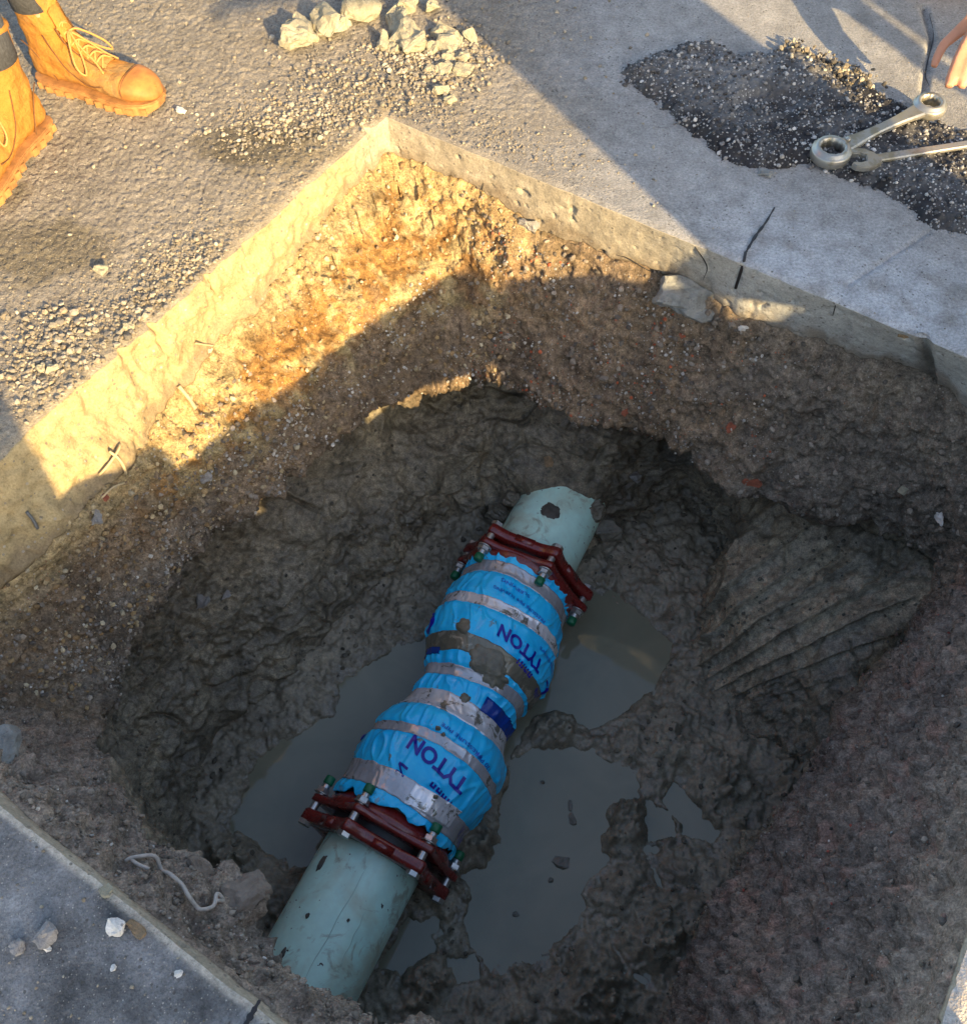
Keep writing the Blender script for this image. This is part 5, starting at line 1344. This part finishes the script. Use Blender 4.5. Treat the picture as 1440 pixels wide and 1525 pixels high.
# ------------------------------------------------------------------ people
M_SKIN = (lambda: (lambda t: (setattr(t.b.inputs['Subsurface Weight'], 'default_value', .08), t.fin(t.mix(t.ramp(t.noise(30, 4), [(.3, 0.), (.7, 1.)]), (.47, .215, .120), (.53, .255, .150)), .5, t.bump(t.noise(180, 4), .0006), 0, .4))[1])(NT('skin')))()
M_NAVY = simple('navy drill trousers', (.022, .028, .050), .9, 0, 60, .003, .3); M_HIVIS = simple('orange safety shirt', (.80, .20, .02), .85, 0, 40, .003, .2); M_YEL = simple('yellow safety shirt', (.62, .68, .04), .85, 0, 40, .003, .2)
M_HAT = simple('white hard hat', (.75, .75, .72), .35, 0, 30, .0005, .08); M_HAIR = simple('dark hair', (.03, .02, .014), .7, 0, 120, .002)
def skin_obj(name, verts, edges, radii, mat, parent, root=0, sub=1, voxel=None):
    me = bpy.data.meshes.new(name); me.from_pydata([tuple(v) for v in verts], edges, []); o = link(name, me, mat, parent)
    m = o.modifiers.new('skin', 'SKIN'); m.use_smooth_shade = True
    sv = me.skin_vertices[0].data
    for i, r in enumerate(radii):
        rr = r if hasattr(r, '__len__') else (r, r); sv[i].radius = rr; sv[i].use_root = (i == root)
    if voxel:
        m = o.modifiers.new('fuse', 'REMESH'); m.mode = 'VOXEL'; m.voxel_size = voxel; m.use_smooth_shade = True
        m = o.modifiers.new('soften', 'SMOOTH'); m.iterations = 4; m.factor = .5
    else:
        m = o.modifiers.new('sub', 'SUBSURF'); m.levels = m.render_levels = sub
    return o
def person(label, J, shirt, group=None, hand_detail=None):
    """J: joints in world space. One continuous skin body; trousers, shirt, hat as children."""
    o0 = Vector((J['hipL'].x + J['hipR'].x, J['hipL'].y + J['hipR'].y, 0)) / 2
    root = empty('person', o0); meta(root, label, 'person', group)
    L = lambda k: J[k] - o0
    V = [L('pelvis'), L('belly'), L('chest'), L('neck'), L('head'), L('head') + (L('head') - L('neck')).normalized() * .10]; R = [(.13, .10), (.125, .095), (.15, .105), (.055, .055), (.078, .088), (.055, .065)]
    E = [(0, 1), (1, 2), (2, 3), (3, 4), (4, 5)]
    def add(p, r, par): V.append(p); R.append(r); E.append((par, len(V) - 1)); return len(V) - 1
    up = (L('head') - L('neck')).normalized(); fc = J['face'].normalized()
    add(L('head') + fc * .098 + up * .005, .014, 4)                                 # nose
    for sd in ('L', 'R'):
        h = add(L('hip' + sd), .095, 0); k = add(L('knee' + sd), .058, h); a = add(L('ankle' + sd), .036, k); add(L('ankle' + sd) + Vector((0, 0, -.06)), .034, a)
        s = add(L('sh' + sd), .062, 2); e = add(L('el' + sd), .042, s); w = add(L('wr' + sd), .027, e)
        d = (L('hand' + sd) - L('wr' + sd)); hl = d.normalized(); side = hl.cross(Vector((.3, .2, 1))).normalized()
        if hand_detail == sd:
            for pts in J['fingers']:
                pr = w
                for q, r in pts: pr = add(q - o0, r, pr)
        else:
            for i, (ln, of) in enumerate(((.165, -.030), (.180, -.010), (.172, .010), (.150, .028))):
                b = add(L('wr' + sd) + hl * .085 + side * of, .014, w); c = add(L('wr' + sd) + hl * (ln * .75) + side * of * 1.1, .009, b); add(L('wr' + sd) + hl * ln + side * of * 1.1 + Vector((0, 0, -.008)), .0075, c)
            b = add(L('wr' + sd) + hl * .04 - side * .03, .015, w); add(L('wr' + sd) + hl * .09 - side * .055, .010, b)
    skin_obj('body', V, E, R, M_SKIN, root, 0, 1, .0045 if hand_detail else .008)
    V2 = [L('pelvis'), L('pelvis').lerp(L('belly'), .4)]; R2 = [(.15, .125), (.145, .12)]; E2 = [(0, 1)]
    for sd in ('L', 'R'):
        b = len(V2); kd = L('knee' + sd); an = L('ankle' + sd)
        V2 += [L('hip' + sd), L('hip' + sd).lerp(kd, .5), kd, kd.lerp(an, .5), an + (kd - an).normalized() * .05]; R2 += [.120, .110, .092, .084, .072]; E2 += [(0, b), (b, b + 1), (b + 1, b + 2), (b + 2, b + 3), (b + 3, b + 4)]
    skin_obj('trousers', V2, E2, R2, M_NAVY, root)
    V3 = [L('pelvis').lerp(L('belly'), .3), L('belly'), L('chest'), L('chest').lerp(L('neck'), .7)]; R3 = [(.155, .125), (.155, .125), (.18, .13), (.075, .07)]; E3 = [(0, 1), (1, 2), (2, 3)]
    for sd in ('L', 'R'):
        b = len(V3); V3 += [L('sh' + sd), L('sh' + sd).lerp(L('el' + sd), .5), L('el' + sd), L('el' + sd).lerp(L('wr' + sd), .72)]; R3 += [.080, .066, .060, .046]; E3 += [(2, b), (b, b + 1), (b + 1, b + 2), (b + 2, b + 3)]
    skin_obj('shirt', V3, E3, R3, shirt, root)
    bm = bmesh.new(); bmesh.ops.create_uvsphere(bm, u_segments=28, v_segments=16, radius=.118)
    bmesh.ops.delete(bm, geom=[v for v in bm.verts if v.co.z < -.004], context='VERTS')
    for v in bm.verts:
        v.co.z *= 1.02
        if v.co.z < .012: v.co.x *= 1.16; v.co.y *= 1.10
    o = link('hard_hat', bm_mesh('hard_hat', bm), M_HAT, root); m = o.modifiers.new('thick', 'SOLIDIFY'); m.thickness = .004
    o.location = L('head') + up * .045; o.rotation_euler = up.to_track_quat('Z', 'Y').to_euler()
    return root
def wa(w, a, z): return Vector((.848 * w - .53 * a, .53 * w + .848 * a, z))
def place_boots(J, yawL, yawR, label):
    for sd, yw in (('L', yawL), ('R', yawR)):
        c = copy_tree(b1); an = J['ankle' + sd]; c.rotation_euler = (0, 0, yw); c.location = (an.x - .06 * math.cos(yw), an.y - .06 * math.sin(yw), 0)
        c['label'] = label % {'L': 'left', 'R': 'right'}[sd]; c['group'] = 'tan work boots on the pavement'
# the worker whose boots are in view at the upper left
f1 = Vector((math.cos(b1.rotation_euler.z), math.sin(b1.rotation_euler.z), 0)); f2 = Vector((math.cos(a2), math.sin(a2), 0))
an1 = b1.location + f1 * .056; an2 = b2.location + f2 * .056
mid = (an1 + an2) / 2 + Vector((-.10, .05, 0)); ax = (an1 - an2).normalized()
J = dict(ankleL=an1 + Vector((0, 0, .21)), ankleR=an2 + Vector((0, 0, .21)), kneeL=an1 + f1 * .05 + Vector((-.06, .04, .50)), kneeR=an2 + f2 * .05 + Vector((-.07, .05, .50)),
         hipL=mid + ax * .10 + Vector((.01, .0, .91)), hipR=mid - ax * .10 + Vector((.0, .01, .915)), pelvis=mid + Vector((0, 0, .96)), belly=mid + Vector((0, 0, 1.12)), chest=mid + Vector((0, 0, 1.33)),
         neck=mid + Vector((0, 0, 1.52)), head=mid + Vector((.03, -.04, 1.65)), face=Vector((.7, -.5, -.3)),
         shL=mid + ax * .20 + Vector((0, 0, 1.42)), shR=mid - ax * .20 + Vector((0, 0, 1.42)), elL=mid + ax * .26 + Vector((-.03, .02, 1.14)), elR=mid - ax * .26 + Vector((-.03, .02, 1.14)),
         wrL=mid + ax * .24 + Vector((.05, -.05, .90)), wrR=mid - ax * .24 + Vector((.05, -.05, .90)), handL=mid + ax * .24 + Vector((.08, -.08, .74)), handR=mid - ax * .24 + Vector((.08, -.08, .74)))
person('worker standing beyond the upper left edge, only tan boots in the photo', J, M_HIVIS)
# the crouching worker at the upper right whose hand reaches into view
wrs = P(1466, -12, .215)
def fg(lst): return [(P(a, b, z), r) for a, b, z, r in lst]
FN = [fg([(1448, 30, .175, .0165), (1427, 47, .150, .0125), (1405, 66, .128, .0098), (1395, 86, .108, .0088), (1390, 100, .095, .0072)]),
      fg([(1460, 38, .175, .0175), (1440, 66, .152, .0135), (1426, 92, .128, .0112), (1417, 114, .108, .0100), (1412, 130, .094, .0082)]),
      fg([(1473, 40, .175, .0170), (1458, 70, .152, .0130), (1444, 96, .128, .0108), (1436, 117, .108, .0098), (1431, 131, .094, .0080)]),
      fg([(1486, 40, .178, .0160), (1476, 70, .156, .0120), (1466, 94, .132, .0095), (1459, 110, .115, .0085), (1454, 121, .104, .0072)]),
      fg([(1496, 22, .190, .0150), (1512, 40, .165, .0120), (1510, 62, .145, .0092)])]
c2 = Vector((1.50, 2.75, 0))
J = dict(ankleL=Vector((1.29, 2.405, .21)), ankleR=Vector((1.34, 2.62, .21)), kneeL=Vector((1.10, 2.52, .55)), kneeR=Vector((1.14, 2.66, .50)), hipL=Vector((1.22, 2.80, .44)), hipR=Vector((1.46, 2.82, .44)),
         pelvis=Vector((1.34, 2.84, .48)), belly=Vector((1.34, 2.74, .64)), chest=Vector((1.35, 2.58, .84)), neck=Vector((1.34, 2.44, 1.00)), head=Vector((1.32, 2.34, 1.10)), face=Vector((-.1, -.8, -.6)),
         shL=Vector((1.55, 2.50, .88)), shR=Vector((1.16, 2.52, .88)), elL=Vector((1.62, 2.28, .66)), elR=Vector((1.19, 2.24, .50)), wrL=Vector((1.60, 2.12, .46)), wrR=wrs, handL=Vector((1.56, 2.02, .34)), handR=P(1440, 60, .15), fingers=FN)
# the reaching arm is the one nearer the pit
person('crouching worker past the upper right edge, bare hand reaching down towards the spanners', J, M_YEL, None, 'R')
place_boots(J, math.radians(183), math.radians(170), 'tan %s boot of the crouching worker at the top right edge')
# the photographer, standing behind the near slab
q = lambda w, a, z: wa(w, a, z)
J = dict(ankleL=q(-.235, -.74, .21), ankleR=q(-.345, -.90, .21), kneeL=q(-.24, -.72, .50), kneeR=q(-.375, -.88, .50), hipL=q(-.26, -.80, .88), hipR=q(-.46, -.86, .88), pelvis=q(-.40, -.84, .92), belly=q(-.38, -.80, 1.08), chest=q(-.36, -.70, 1.28),
         neck=q(-.35, -.62, 1.46), head=q(-.34, -.56, 1.58), face=wa(0, 1, -.6), shL=q(-.17, -.64, 1.38), shR=q(-.54, -.68, 1.38), elL=q(-.17, -.40, 1.20), elR=q(-.50, -.40, 1.20), wrL=q(-.20, -.19, 1.22), wrR=q(-.24, -.20, 1.18),
         handL=q(-.17, -.10, 1.25), handR=q(-.18, -.10, 1.20))
person('photographer standing behind the near slab with both arms held forward', J, M_YEL)
place_boots(J, math.radians(122), math.radians(128), 'tan %s boot of the photographer behind the near slab')
# added unseen worker behind the added sign, arm stretched to cast a shadow
J = dict(ankleL=q(1.32, -1.50, .21), ankleR=q(1.52, -1.52, .21), kneeL=q(1.34, -1.46, .50), kneeR=q(1.51, -1.48, .50), hipL=q(1.34, -1.52, .92), hipR=q(1.52, -1.52, .92), pelvis=q(1.43, -1.52, .96), belly=q(1.43, -1.52, 1.12), chest=q(1.42, -1.50, 1.34),
         neck=q(1.41, -1.49, 1.52), head=q(1.40, -1.47, 1.65), face=wa(-.5, .8, -.3), shL=q(1.24, -1.46, 1.44), shR=q(1.60, -1.50, 1.42), elL=q(.98, -1.36, 1.40), elR=q(1.62, -1.46, 1.14), wrL=q(.80, -1.28, 1.38), wrR=q(1.60, -1.36, .92),
         handL=q(.66, -1.24, 1.36), handR=q(1.60, -1.30, .76))
person('added shadow-casting worker beyond the lower right edge, one arm stretched out', J, M_HIVIS)
place_boots(J, math.radians(122), math.radians(112), 'tan %s boot of the added worker with an outstretched arm')
J = dict(ankleL=q(2.12, -1.30, .21), ankleR=q(2.26, -1.42, .21), kneeL=q(2.12, -1.26, .50), kneeR=q(2.24, -1.38, .50), hipL=q(2.14, -1.32, .92), hipR=q(2.28, -1.34, .92), pelvis=q(2.21, -1.34, .96), belly=q(2.21, -1.34, 1.12), chest=q(2.21, -1.33, 1.34),
         neck=q(2.21, -1.32, 1.52), head=q(2.20, -1.30, 1.65), face=wa(-.5, .8, -.3), shL=q(2.06, -1.28, 1.44), shR=q(2.38, -1.34, 1.44), elL=q(2.02, -1.24, 1.16), elR=q(2.42, -1.28, 1.16), wrL=q(1.99, -1.14, .94), wrR=q(2.42, -1.18, .94),
         handL=q(1.98, -1.10, .78), handR=q(2.42, -1.14, .78))
person('added shadow-casting worker farther right of the pit, arms at the sides', J, M_YEL)  # added unseen figure, placed to shade the paving at the right
place_boots(J, math.radians(122), math.radians(112), 'tan %s boot of the added worker farther right of the pit')

# ------------------------------------------------------------------ added unseen things, shaped and placed to throw the long shadows
M_WOOD = simple('rough timber', (.30, .20, .11), .85, 0, 40, .002, .3)
def box(name, c, d, rz, mat, parent=None, bev=.006):
    bm = bmesh.new(); bmesh.ops.create_cube(bm, size=1., matrix=Matrix.Diagonal((d[0], d[1], d[2], 1))); bmesh.ops.bevel(bm, geom=bm.edges[:], offset=bev, segments=2, affect='EDGES')
    o = link(name, bm_mesh(name, bm, False), mat, parent); o.location = c; o.rotation_euler = (0, 0, rz); return o
RZW = math.atan2(.53, .848)
p0 = wa(.04, -.50, .290); p1 = wa(.87, -.50, .362)
sp = empty('shadow_caster_pipe', (p0 + p1) / 2); meta(sp, 'added off-view shadow caster shaped as a teal pipe on timber blocks', 'pipe')  # added pipe, sized to cast the shadow edge across the pit wall
d = p1 - p0; V = []; F = []; n = 48
a_ = d.normalized(); x_ = a_.cross(Vector((0, 0, 1))).normalized(); z_ = x_.cross(a_)
for r, f in ((.108, 0), (.116, 0), (.116, 1), (.108, 1)):
    for k in range(n): t = 2 * PI * k / n; V.append(-d / 2 + d * f + (x_ * math.cos(t) + z_ * math.sin(t)) * r)
for i in range(4):
    for k in range(n): F.append((i * n + k, i * n + (k + 1) % n, ((i + 1) % 4) * n + (k + 1) % n, ((i + 1) % 4) * n + k))
link('pipe_wall', vf_mesh('pipe_wall', V, F, False), M_PVC, sp)
for i, (w_, l_, h_) in enumerate(((.12, .12, .172), (.37, .34, .195))):  # added blocks that close parts of the sunlit gap below the pipe
    o = box('shadow_caster_block', wa(w_, -.50, h_ / 2), (l_, .22, h_), RZW, M_WOOD)
    meta(o, ('shorter added block stopping sun under the near end of the added pipe', 'longer added block stopping sun under the middle of the added pipe')[i], 'timber', 'added shadow-casting blocks under the added pipe')
o = box('shadow_caster_block', wa(.80, -.50, .10), (.05, .22, .215), RZW, M_WOOD); meta(o, 'thin added board under the far end of the added pipe', 'timber', 'added shadow-casting blocks under the added pipe')
me = chunk_mesh('shadow_caster_bag', .26, .24, .52, 777, 90, .03, 2, .42); o = link('shadow_caster_bag', me, simple('black canvas', (.03, .03, .032), .9, 0, 90, .002, .3)); o.location = wa(-.075, -.50, .25); o.rotation_euler = (0, 0, RZW)  # added bag, its height set to raise the shadow at the left
meta(o, 'added off-view shadow caster shaped as an upright black canvas bag', 'bag')
M_SACK = simple('cement sack paper', (.42, .37, .29), .9, 0, 25, .006, .25)
for i, (w_, h_, l_) in enumerate(((1.01, .47, .36), (1.31, .39, .42), (1.66, .39, .42))):  # added row of sacks, heights set by the shadow they cast
    me = chunk_mesh('shadow_caster_sack', l_, .26, h_, 400 + i, 90, .03, 2, .45); o = link('shadow_caster_sack', me, M_SACK); o.location = wa(w_, -.52 - .02 * i, h_ / 2 - .01); o.rotation_euler = (0, 0, RZW)
    meta(o, ('tallest added shadow-casting sack, next to the end of the added pipe', 'middle one of three added shadow-casting sacks', 'added shadow-casting sack farthest from the added pipe')[i], 'sack', 'added off-view sacks that cast shade into the pit')
sg = empty('shadow_caster_sign', wa(1.42, -.90, 0), RZW); meta(sg, 'added off-view shadow caster shaped as a blank yellow sign panel', 'sign')  # added sign, its panel shades the right side and lets sun pass below
M_SIGN = simple('yellow sign panel', (.70, .48, .03), .4, 0, 30, .0003, .1)
box('panel', (0, 0, .98), (.56, .012, .78), 0, M_SIGN, sg)
for sx in (-1, 1):
    V, F = tube([Vector((sx * .24, .012, 1.30)), Vector((sx * .24, .16, 0))], .012, 8); link('leg', vf_mesh('leg', V, F), M_STEEL, sg)
    V, F = tube([Vector((sx * .24, -.012, 1.30)), Vector((sx * .24, -.16, 0))], .012, 8); link('leg', vf_mesh('leg', V, F), M_STEEL, sg)
